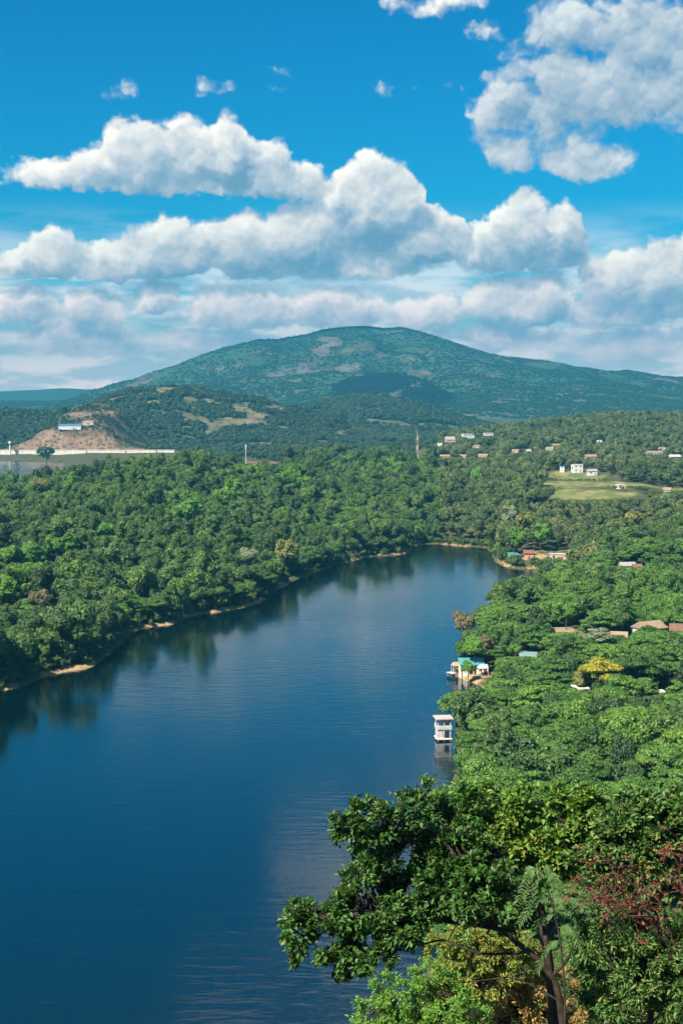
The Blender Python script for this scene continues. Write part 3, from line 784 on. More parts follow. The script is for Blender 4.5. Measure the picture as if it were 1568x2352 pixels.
# ridge and village
VILLAGE = [
    (580, 1070, 13, 7, 3.5, 'pink', 'red', 'long reddish building on the crest of the wooded bank', 'gable'),
    (630, 1070, 9, 6, 3.0, 'tan', 'red', 'short reddish building on the crest beside the long one', 'gable'),
    (1021, 1056, 11, 7, 4, 'tan', 'tan', 'tan house nearest the lattice mast', 'gable'),
    (1062, 1056, 8, 6, 4, 'cream', 'tan', 'cream house second from the lattice mast', 'gable'),
    (1109, 1056, 10, 7, 4.5, 'pink', 'tan', 'peach house third from the lattice mast', 'gable'),
    (966, 1057, 7, 6, 3, 'grey', 'grey', 'grey hut at the foot of the lattice mast', 'flat'),
    (1071, 998, 14, 10, 11, 'white', 'white', 'large white block on the village skyline', 'flat'),
    (1120, 994, 12, 8, 10, 'white', 'white', 'low bright white building east of the large white block', 'flat'),
    (1033, 995, 12, 8, 10, 'pink', 'grey', 'pinkish building west of the large white block', 'gable'),
    (1010, 1002, 6, 6, 10, 'white', 'grey', 'narrow pale building nearest the mast on the skyline', 'flat'),
    (1081, 1013, 7, 6, 5, 'pink', 'white', 'pink house just below the large white block', 'gable'),
    (1092, 1033, 8, 6, 4, 'cream', 'tan', 'cream house midway down the village slope', 'gable'),
    (1183, 1044, 7, 6, 4, 'cream', 'tan', 'cream house east of the peach house', 'gable'),
    (1213, 1043, 7, 6, 5, 'cream', 'white', 'pale yellow house in trees above the dry field', 'flat'),
    (1261, 1040, 8, 6, 4.5, 'white', 'tan', 'white house with tan roof uphill of the field', 'gable'),
    (1276, 1031, 8, 6, 4, 'tan', 'tan', 'tan house just above the white house with tan roof', 'gable'),
    (1355, 1060, 11, 8, 5, 'pink', 'tan', 'wide pinkish house behind the white villa', 'gable'),
    (1324, 1085, 9, 7, 7, 'white', 'white', 'white two storey villa at the top of the dry field', 'flat'),
    (1358, 1092, 8, 6, 4, 'white', 'grey', 'grey roofed white cottage next to the white villa', 'gable'),
    (1290, 1084, 4, 4, 5, 'white', 'blue', 'small white outbuilding west of the white villa', 'flat'),
    (1375, 1023, 6, 5, 6, 'white', 'white', 'lone white house high on the wooded slope', 'flat'),
    (1500, 1048, 18, 8, 4, 'white', 'tan', 'long white house with tan roof on the slope', 'gable'),
    (1519, 1038, 6, 5, 5, 'white', 'white', 'small white house above the long white house', 'flat'),
    (1548, 1057, 11, 7, 4, 'pink', 'white', 'pale house at the picture edge beside the long white house', 'gable'),
    (1424, 1122, 6, 5, 3, 'white', 'white', 'small white hut on the lower edge of the dry field', 'flat'),
    (1531, 1136, 5, 4, 3.5, 'white', 'tan', 'white hut in the small clearing east of the dry field', 'gable'),
]
for a in VILLAGE:
    px, py, w, d, h, wl, rf, lab, st = a
    house(px, py, w, d, h, wl, rf, lab, st, rnd.uniform(-.35, .35), 3 if h > 9 else 2 if h >= 5 else 1, base=(pxl(px, 1850), 1850, float(gz(pxl(px, 1850), 1850)) + .5) if h > 9 else None, y0=900, group='houses of the hillside village' if px > 900 else None, strip=h * 12 + 30, clear=w * .45)


def hz_fn(h):
    """height of a hill sheet by nearest rows"""
    xs = h.X[0]
    def fn(x, y):
        x = np.atleast_1d(x); y = np.atleast_1d(y); j = np.clip(np.searchsorted(xs, x), 0, len(xs) - 1); out = np.empty(len(x))
        for n, (jj, yy) in enumerate(zip(j, y)): out[n] = np.interp(yy, h.Y[:, jj], h.Z[:, jj], left=-50)
        return out if len(out) > 1 else out[0]
    return fn


qf = hz_fn(quarry)
house(162, 984, 36, 12, 5, 'white', 'blue', 'long shed with bright blue roof on the quarry hill', 'shed', .05, name='shed', y0=2200, y1=2700, fn=qf)
house(204, 974, 18, 9, 5, 'pink', 'white', 'pink walled building beside the blue roofed shed', 'flat', 0., name='house', y0=2200, y1=2700, fn=qf)
# causeway wall
def causeway():
    t = thing('causeway_wall', 'long pale concrete wall along the road below the quarry', 'wall', (0, 0, 0))
    pts = [W(px, 1040, 2265)[:2] for px in (-120, -40, 40, 120, 200, 290, 360, 402)]
    for i, (a, c) in enumerate(zip(pts[:-1], pts[1:])):
        g = 1.0; d = (c - a) / np.linalg.norm(c - a); L = np.linalg.norm(c - a)
        s = link('wall_section', mesh_np('wall_section', *join([box((g, -1, -4), (L - g, 1, 8.2)), box((0.2, -1.4, 8.21), (L - .2, 1.4, 8.9))]), M['concrete']), t, (a[0], a[1], 3.0), (0, 0, math.atan2(d[1], d[0])))
causeway()


# lattice mast
def mast(px, py_base, Y, hgt, w0, label):
    p = W(px, py_base, Y); p[2] = float(gz(p[0], Y)); hgt = hgt
    t = thing('lattice_mast', label, 'mast', p)
    mats = [plain('mast_red', (.36, .19, .15), .6, .15), plain('mast_white', (.56, .52, .49), .6, .1)]
    n = 7; w = lambda z: w0 * (1 - .8 * z / hgt)
    for k in range(n):
        z0, z1 = hgt * k / n, hgt * (k + 1) / n - .05; a, c = w(z0), w(z1); parts = []
        cs = [(-1, -1), (1, -1), (1, 1), (-1, 1)]
        for i, (sx, sy) in enumerate(cs):
            parts.append(tube([(sx * a, sy * a, z0), (sx * c, sy * c, z1)], .17, 4))
            ex, ey = cs[(i + 1) % 4]
            parts.append(tube([(sx * a, sy * a, z0), (ex * c, ey * c, z1)], .09, 4)); parts.append(tube([(ex * a, ey * a, z0), (sx * c, sy * c, z1)], .09, 4))
            parts.append(tube([(sx * c, sy * c, z1), (ex * c, ey * c, z1)], .09, 4))
        link('mast_section', mesh_np('mast_section', *join(parts), mats[k % 2]), t)
    link('antenna', mesh_np('antenna', *tube([(0, 0, hgt), (0, 0, hgt + 4)], .12, 5), mats[0]), t)
mp = W(958, 1050, 1480)
mast(958, 1050, 1480, 90 - (983 - 920) / F * 1480 - float(gz(mp[0], 1480)) - 3, 1.35, 'red and white lattice mast rising above the village trees')
pm = plain('post_white', (.52, .52, .52), .6, .1)
def tower(px, top, base, Y, r, label, name, fn=gz):
    p = W(px, base, Y); zt = W(px, top, Y)[2]; zb = float(fn(p[0], Y)) - 1
    t = thing(name, label, 'tower', (p[0], Y, zb)); h = zt - zb
    link('shaft', mesh_np('shaft', *tube([(0, 0, 0), (0, 0, h * .8)], [r * 1.1, r * .8], 10), pm, True), t)
    link('tank', mesh_np('tank', *tube([(0, 0, h * .8), (0, 0, h * .82), (0, 0, h * .97), (0, 0, h)], [r * .8, r * 1.7, r * 1.7, r * .3], 12), pm, True), t)
tower(565, 1020, 1052, 1130, .26, 'slim pale water tower on the crest of the wooded bank', 'water_tower')
tower(24, 1014, 1036, 2255, 1.5, 'white tower at the shore end of the causeway wall', 'water_tower')
tower(1180, 878, 890, 6000, 8.0, 'pale tower high on the mountain flank', 'water_tower', hz_fn(mountain))


# waterside pavilion
def pavilion():
    wp = on_water(1006, 1702); t = thing('pavilion', 'white two level waterside pavilion on piles under trees', 'pavilion', (wp[0] + 1.3, wp[1] + 1.2, 0), .12); t.scale = (.78, .8, .86)
    wm, rm = plain('weathered_white', (.46, .47, .47), .85, .25, 1.2), ROOF['pale']
    for x in (-2.1, 0, 2.1):
        for y in (-2.0, 2.0):
            link('pile', mesh_np('pile', *tube([(x, y, -3), (x, y, .62)], .16, 8), M['concrete'], True), t)
            link('column', mesh_np('column', *box((x - .13, y - .13, .95), (x + .13, y + .13, 6.9)), wm), t)
    boxes('deck', M['concrete'], t, ((-2.6, -2.5, .62), (2.7, 2.5, .94)))
    boxes('upper_floor', wm, t, ((-2.5, -2.4, 3.7), (2.6, 2.4, 4.0)))
    boxes('parapet', wm, t, ((-2.5, -2.45, 4.01), (2.6, -2.3, 5.0)), ((-2.5, -2.29, 4.01), (-2.35, 2.4, 5.0)))
    boxes('lower_wall', wm, t, ((-2.4, -2.15, .95), (-.3, -1.95, 3.1)), ((-2.25, -1.94, .95), (-2.05, 1.8, 3.3)))
    boxes('upper_wall', wm, t, ((-1.0, .4, 4.01), (2.5, .6, 6.85)))
    boxes('window', M['glass'], t, ((.2, -2.08, 1.5), (1.7, -2.0, 3.2)))
    boxes('roof', rm, t, ((-3.0, -2.9, 6.92), (3.1, 2.9, 7.25)))
    CLEAR.append((wp[0] - 2.2, wp[1] + 1, 2.4, 14)); CLEAR.append((wp[0] + .9, wp[1] + 1.2, 1.9, 0))
pavilion()


# beach house
def beach_house():
    p = hit(1086, 1549, 300, 700); p[2] = max(p[2], 1.2)
    t = thing('beach_house', 'white beach house with turquoise roof on the sandy point', 'house', p, .06)
    boxes('wall', WALL['white'], t, ((-4.4, 0, -1.5), (-1.2, 3, 2.9)), ((1.0, 0.2, -1.5), (4.8, 3, 3.05)))
    boxes('back_wall', WALL['yellow'], t, ((-1.19, 2.2, -1.5), (.99, 2.9, 2.9)))
    V, Fq = box((-4.6, -.9, 3.12), (3.6, 3.4, 3.34)); V[:, 2] += np.where(V[:, 1] > 0, 1.5, 0); link('roof', mesh_np('roof', V, Fq, ROOF['teal']), t)
    for x in (-4.3, -2.2, 0, 1.8, 3.4): link('post', mesh_np('post', *box((x - .1, -.8, -1), (x + .1, -.6, 3.11)), WALL['cream']), t)
    boxes('window', M['glass'], t, ((1.8, .16, 1.0), (2.9, .22, 2.2)))
    boxes('window', M['glass'], t, ((-4.0, -.04, 1.0), (-3.0, .02, 2.2)))
    boxes('door', M['wood'], t, ((3.4, .16, 0), (4.3, .22, 2.1)))
    CLEAR.append((p[0], p[1], 7.0, 22)); VIEW.append((p[0], p[1], 6, p[2] + .3))
    # low retaining wall, awning and boat
    wv = on_water(1052, 1553); t2 = thing('retaining_wall', 'low brown stone wall holding up the sandy point', 'wall', (wv[0] + 2.2, wv[1] + 1.5, .2), -.1)
    sm = plain('brown_stone', (.22, .13, .085), .9, .3, 2.5)
    st = mesh_np('stone', *box((-.43, -.28, -.38), (.43, .28, .38)), sm)
    for r_ in range(2):
        for i in range(9): link('stone', st, t2, (-3.9 + i * .9 + .4 * r_, rnd.uniform(-.05, .05), .4 + r_ * .8))
    boxes('wall_core', sm, t2, ((-4.1, .08, -2), (4.4, .6, 1.55)))
    for i, (ax, lab) in enumerate([(1048, 'orange beach shade on posts at the tip of the sandy point'), (1108, 'white beach shade on posts beside the turquoise roofed house')]):
        q = hit(ax, 1552, 300, 700); t3 = thing('sun_awning', lab, 'awning', (q[0], q[1], max(q[2], 1.0)), .2)
        V, Fq = box((-1.6, -1.4, 2.6), (1.6, 1.4, 2.72)); V[4:, :2] *= .5; V[4:, 2] += .8
        link('cover', mesh_np('cover', V, Fq, WALL['orange' if i == 0 else 'white']), t3)
        for sx in (-1, 1):
            for sy in (-1, 1): link('post', mesh_np('post', *tube([(sx * 1.45, sy * 1.25, -1), (sx * 1.45, sy * 1.25, 2.6)], .06, 6), WALL['white']), t3)
    bw = on_water(1034, 1557); tb = thing('boat', 'small dark teal boat with white canopy moored at the sandy point', 'boat', (bw[0], bw[1], 0), .5)
    hullm = plain('teal_hull', (.015, .085, .11), .4, .15)
    secs = [(-2.2, .75, .62), (-1.2, .95, .60), (0, 1.0, .62), (1.2, .8, .70), (2.3, .06, .85)]; V = []
    for y, hw, top in secs: V += [(-hw, y, top), (-hw * .6, y, -.15), (hw * .6, y, -.15), (hw, y, top)]
    Fq = []
    for i in range(4):
        a = i * 4
        for j in range(3): Fq.append((a + j, a + j + 1, a + j + 5, a + j + 4))
    Fq.append((0, 3, 2, 1)); link('hull', mesh_np('hull', V, Fq, hullm), tb)
    boxes('seat', M['wood'], tb, ((-.88, -.2, .40), (.88, .2, .46))); boxes('seat', M['wood'], tb, ((-.8, -1.4, .38), (.8, -1.0, .44)))
    for sx in (-.8, .8):
        for y in (-1.5, .7): link('canopy_post', mesh_np('canopy_post', *tube([(sx * .95, y, .5), (sx * .95, y, 1.75)], .04, 5), pm), tb)
    V, Fq = box((-1.0, -1.8, 1.76), (1.0, 1.0, 1.84)); cn = link('canopy', mesh_np('canopy', V, Fq, WALL['white']), tb)
beach_house()

# ---------------------------------------------------------------- forest layout
rng = np.random.default_rng(7)
def jitter_grid(x0, x1, y0, y1, s):
    xs, ys = np.meshgrid(np.arange(x0, x1, s), np.arange(y0, y1, s)); n = xs.size
    return xs.ravel() + rng.uniform(-.45, .45, n) * s, ys.ravel() + rng.uniform(-.45, .45, n) * s


def keep_land(x, y, setback):
    k = (np.abs(x) < .285 * y + 25)
    x, y = x[k], y[k]
    sd = signed_dist(x, y, lake_s); sd2 = signed_dist(x, y, far_s); z = gz(x, y)
    px, _, _ = project(np.stack([x, y, z * 0], -1)); st = np.zeros(len(x))
    for a, b_, ya, yb in STRIPS: st = np.maximum(st, (px > a - 4) & (px < b_ + 4) & (y > ya) & (y < yb))
    k = (sd > setback + 1.3 * st) & (sd2 > 6) & (ellipse_mask(x, y, BEACH) < 0) & (ellipse_mask(x, y, FIELD) < -.05 + rng.uniform(-.15, .1, len(x))) & (z > .3)
    d = np.hypot(x, y)
    for cx, cy_, r, L in CLEAR:
        dc = math.hypot(cx, cy_); ux, uy = -cx / dc, -cy_ / dc
        a = (x - cx) * ux + (y - cy_) * uy; lat = np.abs((x - cx) * uy - (y - cy_) * ux)
        k &= ~((lat < r) & (a > -r) & (a < L))
    return x[k], y[k], z[k]


TR = []      # x, y, z, scale xy, scale z, rot, kind, variant
def add_trees(x, y, z, kind, nv, s0, s1, sel=None):
    for i in range(len(x)):
        s = rng.uniform(s0, s1) if s1 else float(np.clip(rng.lognormal(-.15, .29), .57, 1.8)); TR.append((x[i], y[i], z[i], s, s * rng.uniform(.78, 1.22), rng.uniform(0, 6.283), kind, int(rng.integers(nv))))


def near_bank(x, y):          # the inhabited bank close to the viewer, east of the water
    return (y < 680) & (x > -20 + 0 * y) & (x > .04 * y)


x, y = jitter_grid(-480, 480, 300, 1750, 4.9); x, y, z = keep_land(x, y, .9)
wood = ~near_bank(x, y) & ~((x > pxl(1010, 1) * y) & (y > 760)) & ~((y > 1500) & (x < -100)) & ~((y > 1330) & (x < -20))
wood &= (fbm(x / 11, y / 11, 33, 2) > .22)
lay = rng.random(len(x)) < .16 + .25 * (fbm(x / 70, y / 70, 12, 2) > .55)
add_trees(x[wood & ~lay], y[wood & ~lay], z[wood & ~lay], 'round', 4, .0, .0)
add_trees(x[wood & lay], y[wood & lay], z[wood & lay], 'layer', 4, .48, .85)
x, y = jitter_grid(-20, 520, 640, 2280, 6.8); x, y, z = keep_land(x, y, 3)
k = (x > pxl(1010, 1) * y) & (y > 680) & ((y < 1200) | (fbm(x / 60, y / 60, 91, 3) > .36)) & (rng.random(len(x)) < .93)
add_trees(x[k], y[k], z[k], 'mixed', 3, .62, 1.35)
x, y = jitter_grid(0, 260, 215, 690, 5.7); x, y, z = keep_land(x, y, 1.2)
k = near_bank(x, y); x, y, z = x[k], y[k], z[k]
ok = fbm(x / 9, y / 9, 44, 2) > .20; x, y, z = x[ok], y[ok], z[ok]
big = rng.random(len(x)) < .30 + .5 * (fbm(x / 45, y / 45, 21, 2) > .52)
add_trees(x[big], y[big], z[big], 'layer', 4, .42, .92)
small = ~big & (rng.random(len(x)) < .45)
add_trees(x[small], y[small], z[small], 'bushy', 3, .60, 1.15)
add_trees(x[~big & ~small], y[~big & ~small], z[~big & ~small], 'round', 4, .6, 1.3)

# low growth along the water's edge
x, y = jitter_grid(-320, 260, 300, 1000, 2.6); k = np.abs(x) < .285 * y + 20; x, y = x[k], y[k]; sd = signed_dist(x, y, lake_s); k = (sd > .5) & (sd < 9); x, y = x[k], y[k]
x, y, z = keep_land(x, y, -.6); k = rng.random(len(x)) < .78; x, y, z = x[k], y[k], z[k]
for i in range(len(x)):
    s_ = rng.uniform(.30, .55); TR.append((x[i], y[i], z[i] - 3.2 * s_, s_, s_ * rng.uniform(.8, 1.2), rng.uniform(0, 6.28), 'round', int(rng.integers(4))))

# trees that stand out by colour or form: photo x, y of the crown, kind, size, leaf colour, label
SPECIAL = [
    (1380, 1530, 'layer', 1.04, 'yellow', 'spreading bright yellow tree among green crowns below the pink house'),
    (1335, 1555, 'round', 0.91, 'olive', 'olive tree touching the bright yellow tree'),
    (1065, 1425, 'round', 1.37, 'tan', 'dry tan crowned tree at the tip of the near bank'),
    (1110, 1475, 'round', 0.98, 'tan', 'small dry tan tree inland of the turquoise roofed house'),
    (1372, 1455, 'layer', 0.78, 'pale', 'pale grey green tree west of the pink house'),
    (1300, 1395, 'round', 1.30, 'lime', 'tall lime green tree uphill of the long beige house'),
    (1075, 1530, 'round', 0.72, 'lime', 'small vivid green tree in front of the turquoise roof'),
    (1090, 1480, 'round', 1.17, 'lime', 'fresh green tree behind the turquoise roofed house'),
    (660, 1258, 'round', 1.76, 'olive', 'olive green tree close to the water on the wooded bank'),
    (572, 1275, 'round', 1.43, 'pale', 'pale leafless looking tree on the wooded bank'),
    (540, 1118, 'round', 2.08, 'lime', 'big lime green tree near the crest of the wooded bank'),
    (510, 1135, 'round', 1.69, 'lime', 'smaller lime green tree below the big one near the crest'),
    (440, 1160, 'round', 1.95, 'lime', 'lime green tree midway down the wooded bank'),
    (410, 1172, 'round', 1.43, 'lime', 'low lime green tree beside the one midway down the bank'),
    (130, 1245, 'round', 1.56, 'lime', 'lime green tree heading the light patch on the wooded bank'),
    (165, 1240, 'round', 1.43, 'lime', 'lime green tree at the inland end of the light patch'),
    (70, 1262, 'round', 1.56, 'lime', 'lime green tree in the middle of the light patch'),
    (95, 1270, 'round', 1.30, 'lime', 'short lime green tree under the light patch'),
    (28, 1270, 'round', 1.43, 'lime', 'lime green tree at the picture edge of the light patch'),
    (245, 1215, 'round', 1.30, 'lime', 'lime green tree uphill of the light patch'),
    (12, 1345, 'round', 1.43, 'lime', 'lime green tree low on the bank at the picture edge'),
    (90, 1372, 'round', 1.17, 'tan', 'dull brown tree above the open shore'),
    (95, 1112, 'round', 1.56, 'olive', 'olive yellow tree on the crest near the far lake'),
    (1165, 1175, 'mixed', 1.82, 'pale', 'pale green tree behind the far beach'),
    (1205, 1195, 'mixed', 1.69, 'olive', 'olive tree behind the far beach'),
    (1180, 1230, 'mixed', 1.56, 'lime', 'lime tree directly above the white kiosk'),
    (1240, 1215, 'mixed', 1.56, 'lime', 'lime tree above the rust orange hut'),
    (1460, 1190, 'mixed', 1.56, 'olive', 'slender olive tree below the dry field'),
    (1095, 1085, 'mixed', 1.69, 'lime', 'lime tree below the row of village houses'),
    (1245, 1088, 'mixed', 1.30, 'olive', 'yellowish tree at the west edge of the dry field'),
]
special = []
for px, py, kind, s, mt, lab in SPECIAL:
    hh = (8.5 if kind != 'layer' else 10.5) * s
    p = hit(px, py, 250, 2300, lambda a, c: gz(a, c) + hh)
    for q in range(len(TR) - 1, -1, -1):
        if math.hypot(TR[q][0] - p[0], (TR[q][1] - p[1]) * .5) < (3.2 if kind != 'layer' else 5.5) * s and TR[q][1] < p[1] + 3: TR.pop(q)
    special.append(((p[0], p[1], float(gz(p[0], p[1])), s, s, rng.uniform(0, 6.28), kind, int(rng.integers(3))), mt, lab))

for cx, cy_, rx, ry in FIELD: VIEW.append((cx, cy_ - ry * .7, rx * .95, float(gz(cx, cy_ - ry * .7)) + .3))
for cx, cy_, rx, ry in BEACH[:2]: VIEW.append((cx, cy_ - ry * .8, rx * .85, .8))
for cx, cy_, rx, ry in BEACH[2:]: VIEW.append((cx, cy_ - ry, rx, .5))
for t_, _, _ in special: VIEW.append((t_[0], t_[1], 3.0 * t_[3], t_[2] + (6.0 if t_[6] != 'layer' else 8.5) * t_[3]))
# trees in the sight line of something that shows are the lower ones
TOP = dict(round=11.8, layer=12.6, mixed=12.0, bushy=11.4); CR = dict(round=3.6, layer=6.6, mixed=4.0, bushy=4.2)
A_ = np.array([t[:5] for t in TR]); kinds = np.array([t[6] for t in TR]); top0 = np.array([TOP[k] for k in kinds]); cr0 = np.array([CR[k] for k in kinds]); lim = np.full(len(TR), 9.0)
for vx, vy, hw, vz in VIEW:
    dv = math.hypot(vx, vy); ux, uy = vx / dv, vy / dv
    a = A_[:, 0] * ux + A_[:, 1] * uy; lat = np.abs(A_[:, 0] * uy - A_[:, 1] * ux)
    zmax = H + (vz - H) * a / dv
    k = (a < dv - 1) & (a > dv * .5) & (lat < hw + cr0 * A_[:, 3] * .7)
    lim = np.where(k, np.minimum(lim, (zmax - A_[:, 2]) / top0), lim)
TR2 = []
for t, l in zip(TR, lim):
    if l < t[4] and t[3] > .56:
        if l < .16: continue
        t = (t[0], t[1], t[2], min(t[3], max(l * 1.15, .30)), l) + t[5:]
    TR2.append(t)
TR = TR2

# how large each tree shows: coarse depth-sorted cover buffer
B = 3; bw, bh = 1568 // B, 2352 // B
buf = np.zeros((bh, bw), bool)
FG_OUT = [(760, 1850), (1000, 1800), (1568, 1800), (1568, 2352), (820, 2352), (760, 2240), (650, 2100), (820, 2020)]
yy, xx = np.mgrid[0:bh, 0:bw]; buf |= (signed_dist(xx * B * 1.0, yy * B * 1.0, np.array(FG_OUT, float)) < 0)
order = sorted(range(len(TR)), key=lambda i: TR[i][1]); show = np.zeros(len(TR))
RAD = dict(round=3.8, layer=7.0, mixed=4.1, bushy=4.3); ZC = dict(round=(7.8, 3.8), layer=(9.6, 3.0), mixed=(7.6, 3.9), bushy=(7.4, 3.6))
for i in order:
    X_, Y_, Z_, s, sz, _, kd, _ = TR[i]
    cx, cy_, fw = project(np.array([X_, Y_, Z_ + ZC[kd][0] * sz])); r = RAD[kd] * s * F / fw / B; v = ZC[kd][1] * sz * F / fw / B; cx /= B; cy_ /= B
    x0, x1, y0, y1 = int(max(0, cx - r)), int(min(bw, cx + r + 1)), int(max(0, cy_ - v)), int(min(bh, cy_ + v + 1))
    if x1 <= x0 or y1 <= y0: continue
    sub = buf[y0:y1, x0:x1]; gy, gx = np.mgrid[y0:y1, x0:x1]; e = ((gx - cx) / max(r, .5)) ** 2 + ((gy - cy_) / max(v, .5)) ** 2 < 1
    show[i] = (e & ~sub).sum(); sub |= e
N_SINGLE = 268
top = set(int(i) for i in np.argsort(-show)[:N_SINGLE])
def spot(t):
    """(label, group) by the part of the wood a tree stands in"""
    X_, Y_, kd, sc_ = t[0], t[1], t[6], t[3]
    sdv = float(signed_dist(np.array(X_), np.array(Y_), lake_s)); zn = zone(t)
    if zn == 'wood':
        if sc_ < .56: return 'low green bush at the water line of the long wooded bank', 'bushes along the wooded bank'
        if kd == 'layer': return 'spreading flat topped tree among round crowns of the long wooded bank', 'flat topped trees of the wooded bank'
        if sdv < 11: return 'dark green tree in the front row over the water on the long wooded bank', 'front row trees of the wooded bank'
        if Y_ > 760: return 'dark green forest tree above the far end of the lake', 'forest trees at the head of the lake'
        if sdv < 60: return 'round green tree close behind the front row on the long wooded bank', 'second row trees of the wooded bank'
        return 'round green tree high in the forest of the long wooded bank', 'upper forest trees of the wooded bank'
    if zn == 'near':
        if sc_ < .56: return 'low green bush at the water line of the near bank', 'bushes along the near bank'
        side = ('between the pavilion and the leaning tree' if Y_ < 385 else 'between the pavilion and the sandy point' if Y_ < 455 else 'round the houses of the near bank' if Y_ < 520 else 'on the far side of the near bank houses')
        if kd == 'layer': return 'flat topped tree with layered crown ' + side, 'layered trees ' + side
        if kd == 'bushy': return 'bushy fresh green tree ' + side, 'bushy trees ' + side
        return 'round crowned dark green tree ' + side, 'round trees ' + side
    if Y_ < 900: return 'green tree just behind the far beach', 'trees behind the far beach'
    return 'green tree on the slope between the far beach and the village', 'woodland trees below the village'


def zone(t):
    if t[6] == 'mixed': return 'village'
    return 'near' if near_bank(np.array(t[0]), np.array(t[1])) else 'wood'


FIRST = {}
for i in sorted(top, key=lambda i: TR[i][1]):
    X_, Y_, Z_, s, sz, rz, kd, v = TR[i]
    lab, grp = spot(TR[i])
    t = thing('low_bush' if s < .56 and kd == 'round' else 'broadleaf_tree' if kd != 'layer' else 'flat_topped_tree', lab, 'bush' if s < .56 and kd == 'round' else 'tree', (X_, Y_, Z_), rz, grp); t.scale = (s, s, sz)
    key = (kd, v)
    if key not in FIRST:
        FIRST[key] = (link('crown', CROWN[key], t), link('trunk', TRUNK[key], t))
    else:
        for src in FIRST[key]:
            c_ = src.copy(); COL.objects.link(c_); c_.parent = t
for (X_, Y_, Z_, s, sz, rz, kd, v), mt, lab in special:
    t = thing('broadleaf_tree' if kd != 'layer' else 'flat_topped_tree', lab, 'tree', (X_, Y_, Z_), rz); t.scale = (s, s, sz)
    c_ = link('crown', CROWN[kd, v], t); c_.material_slots[0].link = 'OBJECT'; c_.material_slots[0].material = M[mt]
    link('trunk', TRUNK[kd, v], t)


def scatter(name, label, pts, protos):
    """one mass of plants too many to count: points carrying instanced crowns"""
    P = np.array([(p[0], p[1], p[2]) for p in pts], np.float32); me = bpy.data.meshes.new(name)
    me.vertices.add(len(P)); me.vertices.foreach_set('co', P.ravel())
    sc_ = np.array([(p[3], p[3], p[4]) for p in pts], np.float32); ro = np.array([(0, 0, p[5]) for p in pts], np.float32); kd = np.array([p[6] for p in pts], np.int32)
    a = me.attributes.new('size', 'FLOAT_VECTOR', 'POINT'); a.data.foreach_set('vector', sc_.ravel())
    a = me.attributes.new('turn', 'FLOAT_VECTOR', 'POINT'); a.data.foreach_set('vector', ro.ravel())
    a = me.attributes.new('sort', 'INT', 'POINT'); a.data.foreach_set('value', kd)
    o = tag(link(name, me), label, None, kind='stuff')
    g = bpy.data.node_groups.new('scatter_' + name, 'GeometryNodeTree'); g.is_modifier = True
    g.interface.new_socket('Geometry', in_out='INPUT', socket_type='NodeSocketGeometry'); g.interface.new_socket('Geometry', in_out='OUTPUT', socket_type='NodeSocketGeometry')
    N = g.nodes; gi = N.new('NodeGroupInput'); go = N.new('NodeGroupOutput'); jn = N.new('GeometryNodeJoinGeometry')
    def attr(nm, tp): nd = N.new('GeometryNodeInputNamedAttribute'); nd.data_type = tp; nd.inputs['Name'].default_value = nm; return nd.outputs['Attribute']
    sz, tn, so = attr('size', 'FLOAT_VECTOR'), attr('turn', 'FLOAT_VECTOR'), attr('sort', 'INT')
    for k, ob in enumerate(protos):
        oi = N.new('GeometryNodeObjectInfo'); oi.inputs['Object'].default_value = ob; oi.transform_space = 'ORIGINAL'
        cmp_ = N.new('FunctionNodeCompare'); cmp_.data_type = 'INT'; cmp_.operation = 'EQUAL'
        ai = [s for s in cmp_.inputs if s.type == 'INT']; g.links.new(so, ai[0]); ai[1].default_value = k
        ip = N.new('GeometryNodeInstanceOnPoints'); g.links.new(gi.outputs[0], ip.inputs['Points']); g.links.new(cmp_.outputs[0], ip.inputs['Selection']); g.links.new(oi.outputs['Geometry'], ip.inputs['Instance'])
        g.links.new(tn, ip.inputs['Rotation']); g.links.new(sz, ip.inputs['Scale']); g.links.new(ip.outputs[0], jn.inputs[0])
    g.links.new(jn.outputs[0], go.inputs[0])
    md = o.modifiers.new('scatter', 'NODES'); md.node_group = g
    return o


# a single far tree beside the far lake lends its crown to the hillside woods
far_protos = []; SHADED = CROWN['far', 2].copy(); SHADED.materials[0] = M['cloud_shade']; MOUNT = CROWN['far', 1].copy(); MOUNT.materials[0] = M['mount']  # one crown copy carries the painted cloud shadow for the spur woods
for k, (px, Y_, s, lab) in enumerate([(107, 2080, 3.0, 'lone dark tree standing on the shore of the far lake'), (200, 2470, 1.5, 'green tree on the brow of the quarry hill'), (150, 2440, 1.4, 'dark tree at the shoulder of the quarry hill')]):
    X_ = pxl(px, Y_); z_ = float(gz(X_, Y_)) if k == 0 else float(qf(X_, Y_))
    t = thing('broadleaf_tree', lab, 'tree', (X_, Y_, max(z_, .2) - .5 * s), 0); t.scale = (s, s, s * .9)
    c_ = link('crown', (CROWN['far', 0], MOUNT, SHADED)[k], t); link('trunk', TRUNK['mixed', k], t)
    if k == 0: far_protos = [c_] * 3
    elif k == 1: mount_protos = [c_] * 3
    else: shaded_protos = [c_] * 3

rest = {}
KIND = {}
for i, t in enumerate(TR):
    if i in top: continue
    zn = zone(t)
    if (t[6], t[7]) not in FIRST:
        t = t[:7] + (next(v for (kd, v) in FIRST if kd == t[6]),)
    rest.setdefault(zn, []).append(t)
for zn, lab in (('near', 'rest of the tree cover on the near bank'), ('wood', 'dense forest covering the long wooded bank'), ('village', 'mixed woodland round the village')):
    ts = rest.get(zn, []); keys = sorted({(t[6], t[7]) for t in ts})
    scatter(zn.replace('near', 'bank').replace('wood', 'shore') + '_forest' if zn != 'village' else 'village_forest', lab, [t[:6] + (keys.index((t[6], t[7])),) for t in ts], [FIRST[k][0] for k in keys])


